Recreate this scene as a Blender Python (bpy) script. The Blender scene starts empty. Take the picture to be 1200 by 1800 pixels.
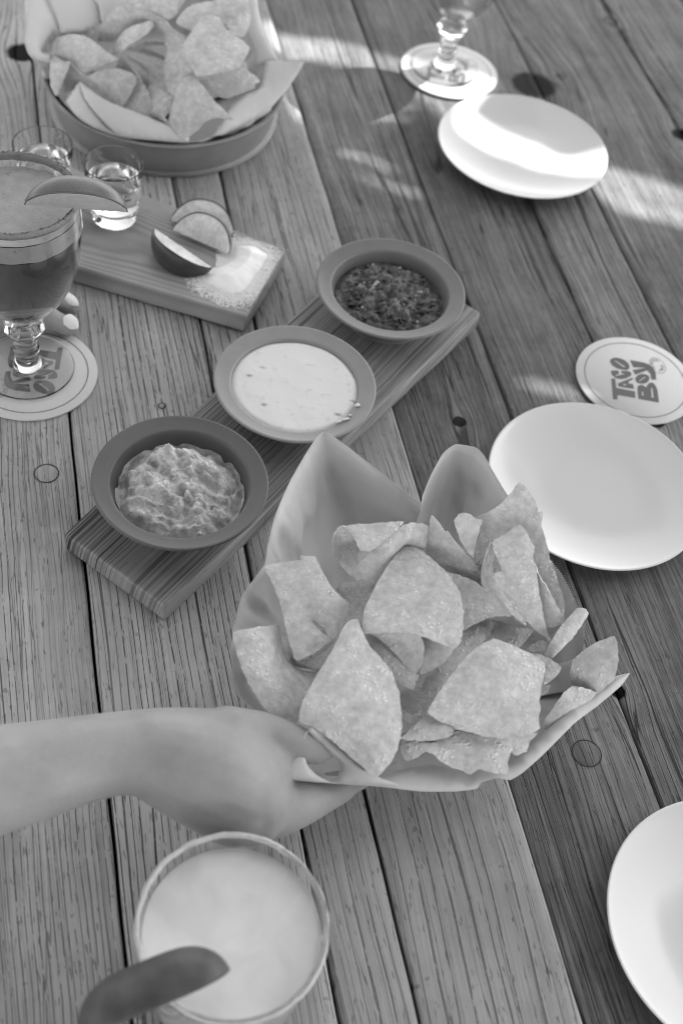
import bpy, bmesh, math, random
import numpy as np
from mathutils import Vector, Matrix, noise
from mathutils.geometry import delaunay_2d_cdt
random.seed(7); np.random.seed(7)
SC = bpy.context.scene
COL = SC.collection

# ------------------------------------------------------------------ camera
FPX = 2259.78; PITCH = math.radians(50.4675); ROLL = math.radians(11.0488); CAMH = 0.72631
fwd = np.array([0, math.cos(PITCH), -math.sin(PITCH)])
_u0 = np.array([0, math.sin(PITCH), math.cos(PITCH)])
rgt = math.cos(ROLL)*np.array([1., 0, 0]) + math.sin(ROLL)*_u0
upv = -math.sin(ROLL)*np.array([1., 0, 0]) + math.cos(ROLL)*_u0
CAM = np.array([0, 0, CAMH])
cam = bpy.data.cameras.new('camera'); co = bpy.data.objects.new('camera', cam); COL.objects.link(co)
M = Matrix(((rgt[0], upv[0], -fwd[0], 0), (rgt[1], upv[1], -fwd[1], 0), (rgt[2], upv[2], -fwd[2], CAMH), (0, 0, 0, 1)))
co.matrix_world = M
cam.sensor_fit = 'VERTICAL'; cam.sensor_height = 36; cam.sensor_width = 24; cam.lens = FPX/1800*36
cam.clip_start = .01; cam.clip_end = 50
cam.dof.use_dof = True; cam.dof.focus_distance = 0.85; cam.dof.aperture_fstop = 6.0
SC.camera = co

# ------------------------------------------------------------------ light
SUN_EL = math.radians(48); SUN_AZ = math.radians(48)     # azimuth from +Y towards +X
Ld = Vector((math.cos(SUN_EL)*math.sin(SUN_AZ), math.cos(SUN_EL)*math.cos(SUN_AZ), math.sin(SUN_EL)))
w = bpy.data.worlds.new('World'); SC.world = w; w.use_nodes = True
nt = w.node_tree; bg = nt.nodes['Background']
sky = nt.nodes.new('ShaderNodeTexSky'); sky.sky_type = 'NISHITA'; sky.sun_disc = False
sky.sun_elevation = SUN_EL; sky.sun_rotation = SUN_AZ; sky.dust_density = 0.7
bw = nt.nodes.new('ShaderNodeRGBToBW')                     # the photograph is black and white
nt.links.new(sky.outputs[0], bw.inputs[0]); nt.links.new(bw.outputs[0], bg.inputs['Color'])
bg.inputs['Strength'].default_value = 0.14
sl = bpy.data.lights.new('sun', 'SUN'); sl.energy = 3.0; sl.angle = math.radians(0.55); sl.color = (1, 1, 1)
so = bpy.data.objects.new('sun', sl); COL.objects.link(so); so.rotation_euler = Ld.to_track_quat('Z', 'Y').to_euler()
so.location = (1, 1, 2)
SC.view_settings.view_transform = 'Standard'; SC.view_settings.look = 'None'; SC.view_settings.gamma = 1
SC.view_settings.exposure = 1.95
SC.render.engine = 'CYCLES'; SC.cycles.use_denoising = True; SC.cycles.use_adaptive_sampling = False; SC.cycles.filter_width = 1.05
SC.cycles.max_bounces = 16; SC.cycles.diffuse_bounces = 1; SC.cycles.sample_clamp_indirect = 4.0; SC.cycles.transmission_bounces = 16; SC.cycles.transparent_max_bounces = 12

# ------------------------------------------------------------------ helpers
def at(x, y, z=0.):
    """photo pixel -> the point of the place that lies at height z"""
    d = fwd*FPX + rgt*(x-600) - upv*(y-900)
    t = (z-CAMH)/d[2]
    return Vector(CAM + t*d)
def atv(x, y, z=0.): return at(x, y, z)

def tag(o, label=None, cat=None, group=None, kind=None):
    if label: o['label'] = label
    if cat: o['category'] = cat
    if group: o['group'] = group
    if kind: o['kind'] = kind
    return o
def empty(name, loc=(0, 0, 0), rz=0):
    o = bpy.data.objects.new(name, None); COL.objects.link(o); o.location = loc; o.rotation_euler.z = rz; return o
def mk(name, verts, faces, mat, parent=None, smooth=True, loc=None):
    me = bpy.data.meshes.new(name); me.from_pydata([tuple(v) for v in verts], [], faces); me.update()
    if smooth:
        me.polygons.foreach_set('use_smooth', [True]*len(me.polygons))
    if mat: me.materials.append(mat)
    o = bpy.data.objects.new(name, me); COL.objects.link(o)
    if parent: o.parent = parent
    if loc: o.location = loc
    return o
def mkbm(name, bm, mat, parent=None, smooth=False):
    me = bpy.data.meshes.new(name); bm.to_mesh(me); bm.free()
    if smooth: me.polygons.foreach_set('use_smooth', [True]*len(me.polygons))
    if mat: me.materials.append(mat)
    o = bpy.data.objects.new(name, me); COL.objects.link(o)
    if parent: o.parent = parent
    return o
def lathe(prof, n=96, cx=0, cy=0, z0=0, crisp=False):
    """prof: list of (r,z); returns verts, faces"""
    if crisp:      # holding loops so that smooth shading keeps the corners
        out = [prof[0]]
        for p, q in zip(prof[:-1], prof[1:]):
            L = math.hypot(q[0]-p[0], q[1]-p[1])
            if L > .0016:
                for t in (.0003/L, 1-.0003/L): out.append((p[0]+(q[0]-p[0])*t, p[1]+(q[1]-p[1])*t))
            out.append(q)
        prof = out
    V = []; Fc = []
    for (r, z) in prof:
        for i in range(n):
            a = 2*math.pi*i/n
            V.append((cx+r*math.cos(a), cy+r*math.sin(a), z0+z))
    for k in range(len(prof)-1):
        for i in range(n):
            j = (i+1) % n
            Fc.append((k*n+i, k*n+j, (k+1)*n+j, (k+1)*n+i))
    return V, Fc
def spline(pts, sub=6, closed=False):
    """Catmull-Rom through pts (any dimension)"""
    P = [np.array(p, float) for p in pts]; n = len(P); out = []
    rng = range(n) if closed else range(n-1)
    for i in rng:
        p1 = P[i]; p2 = P[(i+1) % n]
        p0 = P[i-1] if (closed or i > 0) else p1
        p3 = P[(i+2) % n] if (closed or i < n-2) else p2
        for k in range(sub):
            t = k/sub
            out.append(.5*((2*p1)+(-p0+p2)*t+(2*p0-5*p1+4*p2-p3)*t*t+(-p0+3*p1-3*p2+p3)*t**3))
    if not closed: out.append(P[-1])
    return out
def mod_solid(o, t, off=-1):
    m = o.modifiers.new('solid', 'SOLIDIFY'); m.thickness = t; m.offset = off
def mod_sub(o, n):
    m = o.modifiers.new('sub', 'SUBSURF'); m.levels = n; m.render_levels = n
def mod_bevel(o, wd, seg=2):
    m = o.modifiers.new('bevel', 'BEVEL'); m.width = wd; m.segments = seg; m.limit_method = 'ANGLE'; m.angle_limit = math.radians(40)

# ------------------------------------------------------------------ material tools
class G:
    def __init__(s, name):
        s.m = bpy.data.materials.new(name); s.m.use_nodes = True; s.t = s.m.node_tree
        s.b = s.t.nodes['Principled BSDF']; s.out = s.t.nodes['Material Output']
    def n(s, typ, **kw):
        nd = s.t.nodes.new(typ)
        for k, v in kw.items(): setattr(nd, k, v)
        return nd
    def l(s, a, b): s.t.links.new(a, b)
    def put(s, sock, v):
        if isinstance(v, (int, float)): sock.default_value = v
        elif isinstance(v, tuple): sock.default_value = v
        else: s.l(v, sock)
    def math(s, op, a, b=0., c=0., clamp=False):
        nd = s.n('ShaderNodeMath', operation=op, use_clamp=clamp)
        s.put(nd.inputs[0], a); s.put(nd.inputs[1], b); s.put(nd.inputs[2], c); return nd.outputs[0]
    def co(s, kind='Object'):
        return s.n('ShaderNodeTexCoord').outputs[kind]
    def xyz(s, v):
        nd = s.n('ShaderNodeSeparateXYZ'); s.l(v, nd.inputs[0]); return nd.outputs
    def comb(s, x, y, z=0.):
        nd = s.n('ShaderNodeCombineXYZ'); s.put(nd.inputs[0], x); s.put(nd.inputs[1], y); s.put(nd.inputs[2], z); return nd.outputs[0]
    def noise(s, vec, scale=1., detail=2., rough=.5, dist=0.):
        nd = s.n('ShaderNodeTexNoise'); s.l(vec, nd.inputs['Vector']); nd.inputs['Scale'].default_value = scale
        nd.inputs['Detail'].default_value = detail; nd.inputs['Roughness'].default_value = rough; nd.inputs['Distortion'].default_value = dist
        return nd.outputs['Fac']
    def voro(s, vec, scale, feat='F1', rnd=1.):
        nd = s.n('ShaderNodeTexVoronoi', feature=feat); s.l(vec, nd.inputs['Vector']); nd.inputs['Scale'].default_value = scale
        nd.inputs['Randomness'].default_value = rnd; return nd.outputs['Distance']
    def ramp(s, x, a, b, lo=0., hi=1.):
        nd = s.n('ShaderNodeMapRange', interpolation_type='SMOOTHSTEP'); s.put(nd.inputs[0], x)
        nd.inputs[1].default_value = a; nd.inputs[2].default_value = b; nd.inputs[3].default_value = lo; nd.inputs[4].default_value = hi
        return nd.outputs[0]
    def bump(s, h, strength=.5, dist=.001, prev=None):
        nd = s.n('ShaderNodeBump'); s.l(h, nd.inputs['Height']); nd.inputs['Strength'].default_value = strength
        nd.inputs['Distance'].default_value = dist
        if prev: s.l(prev, nd.inputs['Normal'])
        return nd.outputs[0]
    def set(s, color=None, rough=None, normal=None, spec=None, metal=None, coat=None):
        if color is not None:
            if isinstance(color, (int, float)): s.b.inputs['Base Color'].default_value = (color, color, color, 1)
            else: s.l(color, s.b.inputs['Base Color'])
        if rough is not None: s.put(s.b.inputs['Roughness'], rough)
        if normal is not None: s.l(normal, s.b.inputs['Normal'])
        if spec is not None: s.put(s.b.inputs['Specular IOR Level'], spec)
        if metal is not None: s.b.inputs['Metallic'].default_value = metal
        if coat is not None: s.b.inputs['Coat Weight'].default_value = coat
        return s.m

ANG = math.radians(-20.3159)
NX = Vector((math.cos(ANG), -math.sin(ANG), 0)); TX = Vector((math.sin(ANG), math.cos(ANG), 0))
def nt_of(p): return p.dot(NX), p.dot(TX)

# table-plank wood: local x across the plank, local y along it
KNOTS = []   # (n, t, radius, squeeze, darkness)
for px, py, r, dk in [(937, 150, .0250, .86), (41, 93, .0168, 1.), (1072, 36, .009, .25), (985, 133, .006, .5), (1085, 1215, .006, 1.),
                      (1152, 742, .007, 1.), (806, 742, .006, .9), (1196, 235, .010, .9), (690, 440, .005, .3)]:
    q = at(px, py, 0 if px < 600 else -.008); a, b = nt_of(q); KNOTS.append((a, b, r, dk))

def wood_table(name, base, dark_amt, streak, crack_w, knots, seed, blotch=.3, line=.0052, lineamt=.9, calm=1., bmp=.9):
    g = G(name); o = g.xyz(g.co()); rnd = g.n('ShaderNodeObjectInfo').outputs['Random']
    off = g.math('MULTIPLY', rnd, 37.)
    x, y = o[0], o[1]
    dark = None; xe = x
    for (a, b, r, dk) in knots:
        dx = g.math('SUBTRACT', x, a); dy = g.math('SUBTRACT', y, b)
        rr = g.math('ADD', g.math('POWER', g.math('DIVIDE', dx, r*2.0), 2.), g.math('POWER', g.math('DIVIDE', dy, r*3.6), 2.))
        e = g.math('EXPONENT', g.math('MULTIPLY', rr, -1.))
        xe = g.math('SUBTRACT', xe, g.math('MULTIPLY', g.math('MULTIPLY', dx, e), .85))
        nz = g.noise(g.comb(x, y, off), 260., 2., .6)
        r2 = g.math('ADD', g.math('POWER', g.math('DIVIDE', dx, r), 2.), g.math('POWER', g.math('DIVIDE', dy, r*.95), 2.))
        r2 = g.math('ADD', r2, g.math('MULTIPLY', g.math('SUBTRACT', nz, .5), .7))
        k = g.math('MULTIPLY', g.ramp(r2, 1.25, .65), dk)
        if dk < .6:   # only a dark rim round a tight knot
            k = g.math('MAXIMUM', g.math('MULTIPLY', k, .5), g.math('MULTIPLY', g.ramp(g.math('ABSOLUTE', g.math('SUBTRACT', r2, .8)), .28, .05), .85))
        dark = k if dark is None else g.math('MAXIMUM', dark, k)
    # slow wander of the fibres
    wob = g.math('SUBTRACT', g.noise(g.comb(g.math('MULTIPLY', x, 7.), g.math('MULTIPLY', y, 2.2), off), 1., 2., .5), .5)
    wob2 = g.math('SUBTRACT', g.noise(g.comb(g.math('MULTIPLY', x, 40.), g.math('MULTIPLY', y, 16.), off), 1., 2., .6), .5)
    xe = g.math('ADD', xe, g.math('ADD', g.math('MULTIPLY', wob, .022), g.math('MULTIPLY', wob2, .0022)))
    # long cracks = contour lines of a stretched noise
    def contour(fx, fy, zz, lvl, wdt):
        n_ = g.noise(g.comb(g.math('MULTIPLY', xe, fx), g.math('MULTIPLY', y, fy), g.math('ADD', off, zz)), 1., 1.5, .45)
        return g.ramp(g.math('ABSOLUTE', g.math('SUBTRACT', n_, lvl)), wdt, wdt*.25)
    m1 = g.noise(g.comb(g.math('MULTIPLY', xe, 60.), g.math('MULTIPLY', y, 14.), off), 1., 3., .6)
    c1 = g.math('MULTIPLY', contour(105., 1.3, 1., .5, crack_w), g.ramp(m1, .36, .52))
    c2 = g.math('MULTIPLY', contour(190., 2.6, 5., .46, crack_w*1.1), g.ramp(m1, .62, .46, 0, .8))
    c3 = g.math('MULTIPLY', contour(45., .7, 9., .52, crack_w*.55), .95)
    p1 = g.math('ADD', g.math('MULTIPLY', xe, 1/line), g.math('MULTIPLY', g.noise(g.comb(g.math('MULTIPLY', xe, 60.), g.math('MULTIPLY', y, 1.1), off), 1., 2., .5), 2.4))
    d1 = g.math('ABSOLUTE', g.math('SUBTRACT', g.math('FRACT', p1), .5))
    dash = g.ramp(g.noise(g.comb(g.math('MULTIPLY', xe, 260.), g.math('MULTIPLY', y, 60.), off), 1., 3., .7), .37, .47)
    reg = g.ramp(g.noise(g.comb(g.math('MULTIPLY', x, 14.), g.math('MULTIPLY', y, 2.4), g.math('ADD', off, 20.)), 1., 2., .5), .40, .50, .25, 1.)
    c4 = g.math('MULTIPLY', g.math('MULTIPLY', g.ramp(d1, .095, .03), dash), g.math('MULTIPLY', reg, lineamt))
    crack = g.math('MAXIMUM', g.math('MAXIMUM', g.math('MULTIPLY', c1, calm), c4), g.math('MAXIMUM', g.math('MULTIPLY', c2, calm), g.math('MULTIPLY', c3, calm)))
    # fibre
    fib = g.noise(g.comb(g.math('MULTIPLY', xe, 900.), g.math('MULTIPLY', y, 26.), off), 1., 3., .65)
    fib2 = g.noise(g.comb(g.math('MULTIPLY', xe, 260.), g.math('MULTIPLY', y, 5.), off), 1., 4., .65)
    fleck = g.ramp(g.noise(g.comb(g.math('MULTIPLY', xe, 700.), g.math('MULTIPLY', y, 95.), off), 1., 2., .5), .63, .70)
    tone = g.noise(g.comb(g.math('MULTIPLY', xe, 26.), g.math('MULTIPLY', y, 3.), off), 1., 3., .6)
    blot = g.noise(g.comb(x, y, off), 22., 4., .65)
    spot = g.ramp(g.noise(g.comb(x, y, g.math('ADD', off, 3.)), 130., 2., .5), .68, .76)
    v = g.math('MULTIPLY_ADD', g.math('SUBTRACT', fib, .5), .35*streak, base)
    mul = g.math('MULTIPLY_ADD', g.math('SUBTRACT', fib2, .5), 1.5*streak, 1.)
    mul = g.math('MULTIPLY', mul, g.math('MULTIPLY_ADD', g.math('SUBTRACT', tone, .5), .9*streak, 1.))
    mul = g.math('MULTIPLY', mul, g.math('MULTIPLY_ADD', g.math('SUBTRACT', blot, .5), blotch*2, 1.))
    mul = g.math('MULTIPLY', mul, g.math('SUBTRACT', 1., g.math('MULTIPLY', fleck, .45)))
    mul = g.math('MULTIPLY', mul, g.math('SUBTRACT', 1., g.math('MULTIPLY', spot, .35)))
    mul = g.math('MULTIPLY', mul, g.math('SUBTRACT', 1., g.math('MULTIPLY', crack, dark_amt)))
    fb = g.math('MULTIPLY_ADD', g.math('SUBTRACT', fib, .5), .9*streak, 1.)
    mul = g.math('MULTIPLY', mul, fb)
    if dark is not None: mul = g.math('MULTIPLY', mul, g.math('SUBTRACT', 1., g.math('MULTIPLY', dark, .93)))
    st = g.ramp(g.noise(g.comb(g.math('MULTIPLY', x, 11.), g.math('MULTIPLY', y, 6.), g.math('ADD', off, 11.)), 1., 5., .7), .52, .72)
    mul = g.math('MULTIPLY', mul, g.math('SUBTRACT', 1., g.math('MULTIPLY', st, blotch*.9)))
    val = g.math('MAXIMUM', g.math('MULTIPLY', mul, base), .006)
    h = g.math('SUBTRACT', g.math('MULTIPLY', fib2, .35), g.math('ADD', g.math('MULTIPLY', crack, 1.), g.math('MULTIPLY', fleck, .25)))
    h = g.math('ADD', h, g.math('MULTIPLY', fib, .15))
    if dark is not None: h = g.math('SUBTRACT', h, g.math('MULTIPLY', dark, 1.6))
    return g.set(val, rough=g.math('MULTIPLY_ADD', fib2, .25, .5), normal=g.bump(h, bmp, .0014), spec=g.math('MULTIPLY', .3, g.math('SUBTRACT', 1., dark)) if dark is not None else .3)

def wood_board(name, base, ring, cathedral=False, contrast=.5):
    """finer sawn serving board; local x along the grain, local y across"""
    g = G(name); o = g.xyz(g.co()); x, y, z = o
    if cathedral:
        c = g.math('ADD', g.math('POWER', g.math('MULTIPLY', g.math('ADD', y, .010), 9.), 2.), g.math('MULTIPLY', x, .35))
        c = g.math('ADD', c, g.math('MULTIPLY', z, 1.2))
        c = g.math('ADD', c, g.math('MULTIPLY', g.noise(g.comb(g.math('MULTIPLY', x, 9.), g.math('MULTIPLY', y, 26.), 0.), 1., 2., .5), .05))
        ph = g.math('MULTIPLY', c, ring)
    else:
        c = g.math('ADD', y, g.math('MULTIPLY', z, .22))
        c = g.math('ADD', c, g.math('MULTIPLY', g.noise(g.comb(g.math('MULTIPLY', x, 4.), g.math('MULTIPLY', y, 14.), z), 1., 2., .5), .012))
        ph = g.math('MULTIPLY', c, ring)
    s = g.math('MULTIPLY_ADD', g.math('SINE', ph), .5, .5)
    s = g.math('POWER', s, 1.6)
    if not cathedral:
        s = g.ramp(g.noise(g.comb(g.math('MULTIPLY', x, 2.2), g.math('MULTIPLY', c, 620.), 0.), 1., 3., .7), .42, .60)
        s = g.math('MULTIPLY', s, g.ramp(g.noise(g.comb(g.math('MULTIPLY', x, 3.), g.math('MULTIPLY', c, 32.), 4.), 1., 2., .5), .3, .62, .45, 1.35))
    mod = g.noise(g.comb(g.math('MULTIPLY', x, 5.), g.math('MULTIPLY', y, 60.), z), 1., 3., .6)
    fib = g.noise(g.comb(g.math('MULTIPLY', x, 30.), g.math('MULTIPLY', g.math('ADD', y, z), 1500.), z), 1., 3., .6)
    fl = g.ramp(g.noise(g.comb(g.math('MULTIPLY', x, 60.), g.math('MULTIPLY', y, 900.), z), 1., 2., .5), .64, .74)
    tone = g.noise(g.co(), 16., 2., .5)
    mul = g.math('SUBTRACT', 1., g.math('MULTIPLY', s, g.math('MULTIPLY', mod, contrast*1.6)))
    mul = g.math('MULTIPLY', mul, g.math('MULTIPLY_ADD', g.math('SUBTRACT', fib, .5), .5, 1.))
    mul = g.math('MULTIPLY', mul, g.math('MULTIPLY_ADD', g.math('SUBTRACT', tone, .5), .8, 1.))
    mul = g.math('MULTIPLY', mul, g.math('SUBTRACT', 1., g.math('MULTIPLY', fl, .4)))
    h = g.math('SUBTRACT', g.math('MULTIPLY', fib, .4), g.math('ADD', g.math('MULTIPLY', fl, .6), g.math('MULTIPLY', s, .5)))
    return g.set(g.math('MULTIPLY', mul, base), rough=.5, normal=g.bump(h, .5, .0006), spec=.3)

def simple(name, c, rough=.5, nscale=0., namt=0., bscale=0., bstr=0., bdist=.0005, spec=.5, coat=None, metal=None):
    g = G(name); col = c; nr = None
    if namt:
        col = g.math('MULTIPLY', g.math('MULTIPLY_ADD', g.math('SUBTRACT', g.noise(g.co(), nscale, 4., .6), .5), namt*2, 1.), c)
    if bstr: nr = g.bump(g.noise(g.co(), bscale, 4., .6), bstr, bdist)
    return g.set(col, rough=rough, normal=nr, spec=spec, coat=coat, metal=metal)

def mat_chip(name, base, seed):
    g = G(name); c = g.co(); r = g.n('ShaderNodeObjectInfo').outputs['Random']
    va = g.n('ShaderNodeVectorMath', operation='ADD'); g.l(c, va.inputs[0]); g.l(g.comb(g.math('MULTIPLY', r, 9.), seed, 0.), va.inputs[1]); v = va.outputs[0]
    n1 = g.noise(v, 250., 3., .6); n2 = g.noise(v, 75., 3., .55); n3 = g.noise(v, 900., 2., .6)
    bl = g.ramp(g.voro(v, 330.), .45, .15)             # pale blisters
    bl = g.math('MULTIPLY', bl, g.ramp(n2, .42, .62))
    tone = g.math('MULTIPLY_ADD', r, .16, .92)
    mul = g.math('MULTIPLY_ADD', g.math('SUBTRACT', n1, .5), .8, .97)
    mul = g.math('MULTIPLY', mul, g.math('MULTIPLY_ADD', g.math('SUBTRACT', n2, .5), .7, 1.))
    mul = g.math('ADD', mul, g.math('MULTIPLY', bl, .26))
    mul = g.math('MULTIPLY', mul, g.math('SUBTRACT', 1., g.math('MULTIPLY', g.ramp(g.noise(v, 330., 2., .5), .72, .8), .3)))
    mul = g.math('MULTIPLY', mul, tone)
    h = g.math('ADD', g.math('MULTIPLY', n1, .6), g.math('ADD', g.math('MULTIPLY', bl, .9), g.math('MULTIPLY', n3, .25)))
    return g.set(g.math('MULTIPLY', mul, base), rough=.62, normal=g.bump(h, .6, .0014), spec=.3)
def mat_paper(name, base):
    g = G(name); c = g.co()
    v = g.math('MULTIPLY', g.math('MULTIPLY_ADD', g.math('SUBTRACT', g.noise(c, 30., 4., .6), .5), .16, 1.), base)
    nr = g.bump(g.math('ABSOLUTE', g.math('SUBTRACT', g.noise(c, 30., 3., .5), .5)), .5, .006)
    g.set(v, rough=.55, normal=nr, spec=.25)
    tr = g.n('ShaderNodeBsdfTranslucent'); g.l(v, tr.inputs[0]); mx = g.n('ShaderNodeMixShader'); mx.inputs[0].default_value = .15
    g.l(g.b.outputs[0], mx.inputs[1]); g.l(tr.outputs[0], mx.inputs[2]); g.l(mx.outputs[0], g.out.inputs[0]); return g.m
def mat_glass(name, rough=0., ior=1.48, tint=.97):
    g = G(name); gl = g.n('ShaderNodeBsdfGlass'); gl.inputs['IOR'].default_value = ior; gl.inputs['Roughness'].default_value = rough
    gl.inputs['Color'].default_value = (tint, tint, tint, 1); g.l(gl.outputs[0], g.out.inputs[0]); return g.m

M_chip = mat_chip('chip', .56, 0.); M_chip2 = mat_chip('chip_back', .55, 4.)
M_paper = mat_paper('paper', .66)
M_glass = mat_glass('glass', 0., 1.46, 1.); M_liq = mat_glass('clear_liquid', 0., 1.34, .98)
M_plate = simple('plate_glaze', .66, rough=.16, nscale=25., namt=.02, spec=.5)
M_coaster = simple('coaster_card', .66, rough=.8, nscale=400., namt=.05, bscale=900., bstr=.15, spec=.2)
M_ink = simple('ink', .155, rough=.75, nscale=900., namt=.12, spec=.2)
def mat_bowl(name, c):
    g = G(name); v = g.co()
    sp = g.ramp(g.noise(v, 1400., 1., .5), .70, .78)
    k = g.math('MULTIPLY', g.math('MULTIPLY_ADD', g.math('SUBTRACT', g.noise(v, 60., 3., .6), .5), .25, 1.), c)
    k = g.math('MULTIPLY', k, g.math('SUBTRACT', 1., g.math('MULTIPLY', sp, .25)))
    return g.set(k, rough=.36, normal=g.bump(g.noise(v, 300., 2., .5), .12, .0005), spec=.4)
M_skin = None
def mat_skin(name, c):
    g = G(name); v = g.co()
    k = g.math('MULTIPLY', g.math('MULTIPLY_ADD', g.math('SUBTRACT', g.noise(v, 38., 5., .65), .5), .55, 1.), c)
    k = g.math('MULTIPLY', k, g.math('MULTIPLY_ADD', g.math('SUBTRACT', g.noise(v, 700., 2., .6), .5), .12, 1.))
    g.set(k, rough=.5, normal=g.bump(g.math('ADD', g.noise(v, 900., 3., .6), g.math('MULTIPLY', g.noise(v, 120., 2., .5), .8)), .25, .0006), spec=.35)
    g.b.inputs['Subsurface Weight'].default_value = .15; g.b.inputs['Subsurface Radius'].default_value = (.006, .006, .006); g.b.inputs['Subsurface Scale'].default_value = 1.
    return g.m
M_skin = mat_skin('skin', .30)

# ------------------------------------------------------------------ unseen light blockers, added to shape the sun and sky light
def cdt_fill(outer, holes=(), step=None):
    """2-D polygon with holes -> (verts2d, tris)"""
    pts = [Vector(p[:2]) for p in outer]; edges = [(i, (i+1) % len(outer)) for i in range(len(outer))]
    for h in holes:
        b = len(pts); pts += [Vector(p[:2]) for p in h]; edges += [(b+i, b+(i+1) % len(h)) for i in range(len(h))]
    def inside(x, y, poly):
        c = False; n = len(poly); j = n-1
        for i in range(n):
            xi, yi = poly[i][0], poly[i][1]; xj, yj = poly[j][0], poly[j][1]
            if (yi > y) != (yj > y) and x < (xj-xi)*(y-yi)/(yj-yi)+xi: c = not c
            j = i
        return c
    if step:
        A = np.array([p[:2] for p in outer]); lo = A.min(0); hi = A.max(0)
        S = A; E = np.roll(A, -1, 0)-A; L2 = (E**2).sum(1)+1e-15
        k = 0; y = lo[1]+step*.5
        while y < hi[1]:
            x = lo[0]+(step*.5 if k % 2 else 0.)
            while x < hi[0]:
                if inside(x, y, outer):
                    q = np.array([x, y]); tt = np.clip(((q-S)*E).sum(1)/L2, 0, 1); d = np.hypot(*(S+E*tt[:, None]-q).T).min()
                    if d > step*.45: pts.append(Vector((x, y)))
                x += step
            y += step*.87; k += 1
    r = delaunay_2d_cdt(pts, edges, [], 0, 1e-7)
    V, T = r[0], r[2]; out = []
    for t in T:
        cx = sum(V[i][0] for i in t)/len(t); cy = sum(V[i][1] for i in t)/len(t)
        if inside(cx, cy, outer) and not any(inside(cx, cy, h) for h in holes): out.append(tuple(t))
    return V, out

OCC_Z = 1.25
def up(px, py, z=-.006):
    p = at(px, py, z); k = (OCC_Z-z)/Ld.z; return (p.x+Ld.x*k, p.y+Ld.y*k)
patches = [
 [(450, 45), (510, 60), (575, 66), (640, 80), (700, 96), (760, 114), (815, 122), (872, 146), (864, 158), (838, 184, .006), (866, 206, .003), (900, 226, .001), (950, 244, .001), (1000, 262, .003), (1050, 285), (1130, 303), (1200, 325), (1320, 352),
  (1320, 440), (1200, 394), (1100, 370), (1045, 335), (1005, 294, .003), (950, 284, .001), (900, 266, .001), (850, 246, .001), (805, 216, .004), (770, 190), (720, 165), (640, 128), (560, 104), (490, 104), (455, 90)],
 [(545, 176), (600, 174), (660, 180), (735, 178), (733, 186), (660, 189), (600, 183), (550, 184)],
 [(560, 198), (620, 196), (690, 200), (722, 198), (712, 207), (640, 209), (570, 206)],
 [(575, 262), (640, 268), (700, 300), (695, 305), (630, 276)], [(620, 296), (680, 318), (750, 340), (745, 346), (670, 326)],
 [(905, 666), (950, 664), (990, 672), (1035, 690), (1040, 701), (1000, 694), (940, 678)],
 [(480, 150), (500, 150), (530, 215), (510, 222)],
]
holes = []
for pt in patches:
    h = [up(*p) for p in pt]; hs = spline([np.array(q) for q in h], 3, True)
    holes.append([(q[0]+random.uniform(-.0015, .0015), q[1]+random.uniform(-.0015, .0015)) for q in hs])
outer = [up(-900, 2500), up(1500, 2100), up(1480, -160), up(1000, -260), up(-330, -300), up(-900, 500)]
V, T = cdt_fill(outer, holes)
occ = mk('light_occluder', [(v[0], v[1], OCC_Z) for v in V], T, simple('occluder', .3, .9, 90., .2), smooth=False)  # added unseen sheet; holes cut to drop sun patches on the table
mod_solid(occ, .004)
tag(occ, 'added unseen canvas shade canopy hung beyond the upper right of the table', 'light blocker')

V = []; Fc = []
for i in range(13):
    for j in range(9):
        x = -1.7+3.7*i/12; y = -2.0+2.35*j/8; V.append((x, y, 1.45-.05*math.sin(i/12*math.pi*4)-.04*math.sin(j/8*3.14)))
for i in range(12):
    for j in range(8): a = i*9+j; Fc.append((a, a+1, a+10, a+9))
occ2 = mk('light_occluder', V, Fc, simple('occluder_near', .25, .9, 90., .2)); mod_solid(occ2, .004)  # second added sheet, keeps out sky light from the front and overhead
tag(occ2, 'added unseen canvas shade canopy stretched high over the near end of the table', 'light blocker')

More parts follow.
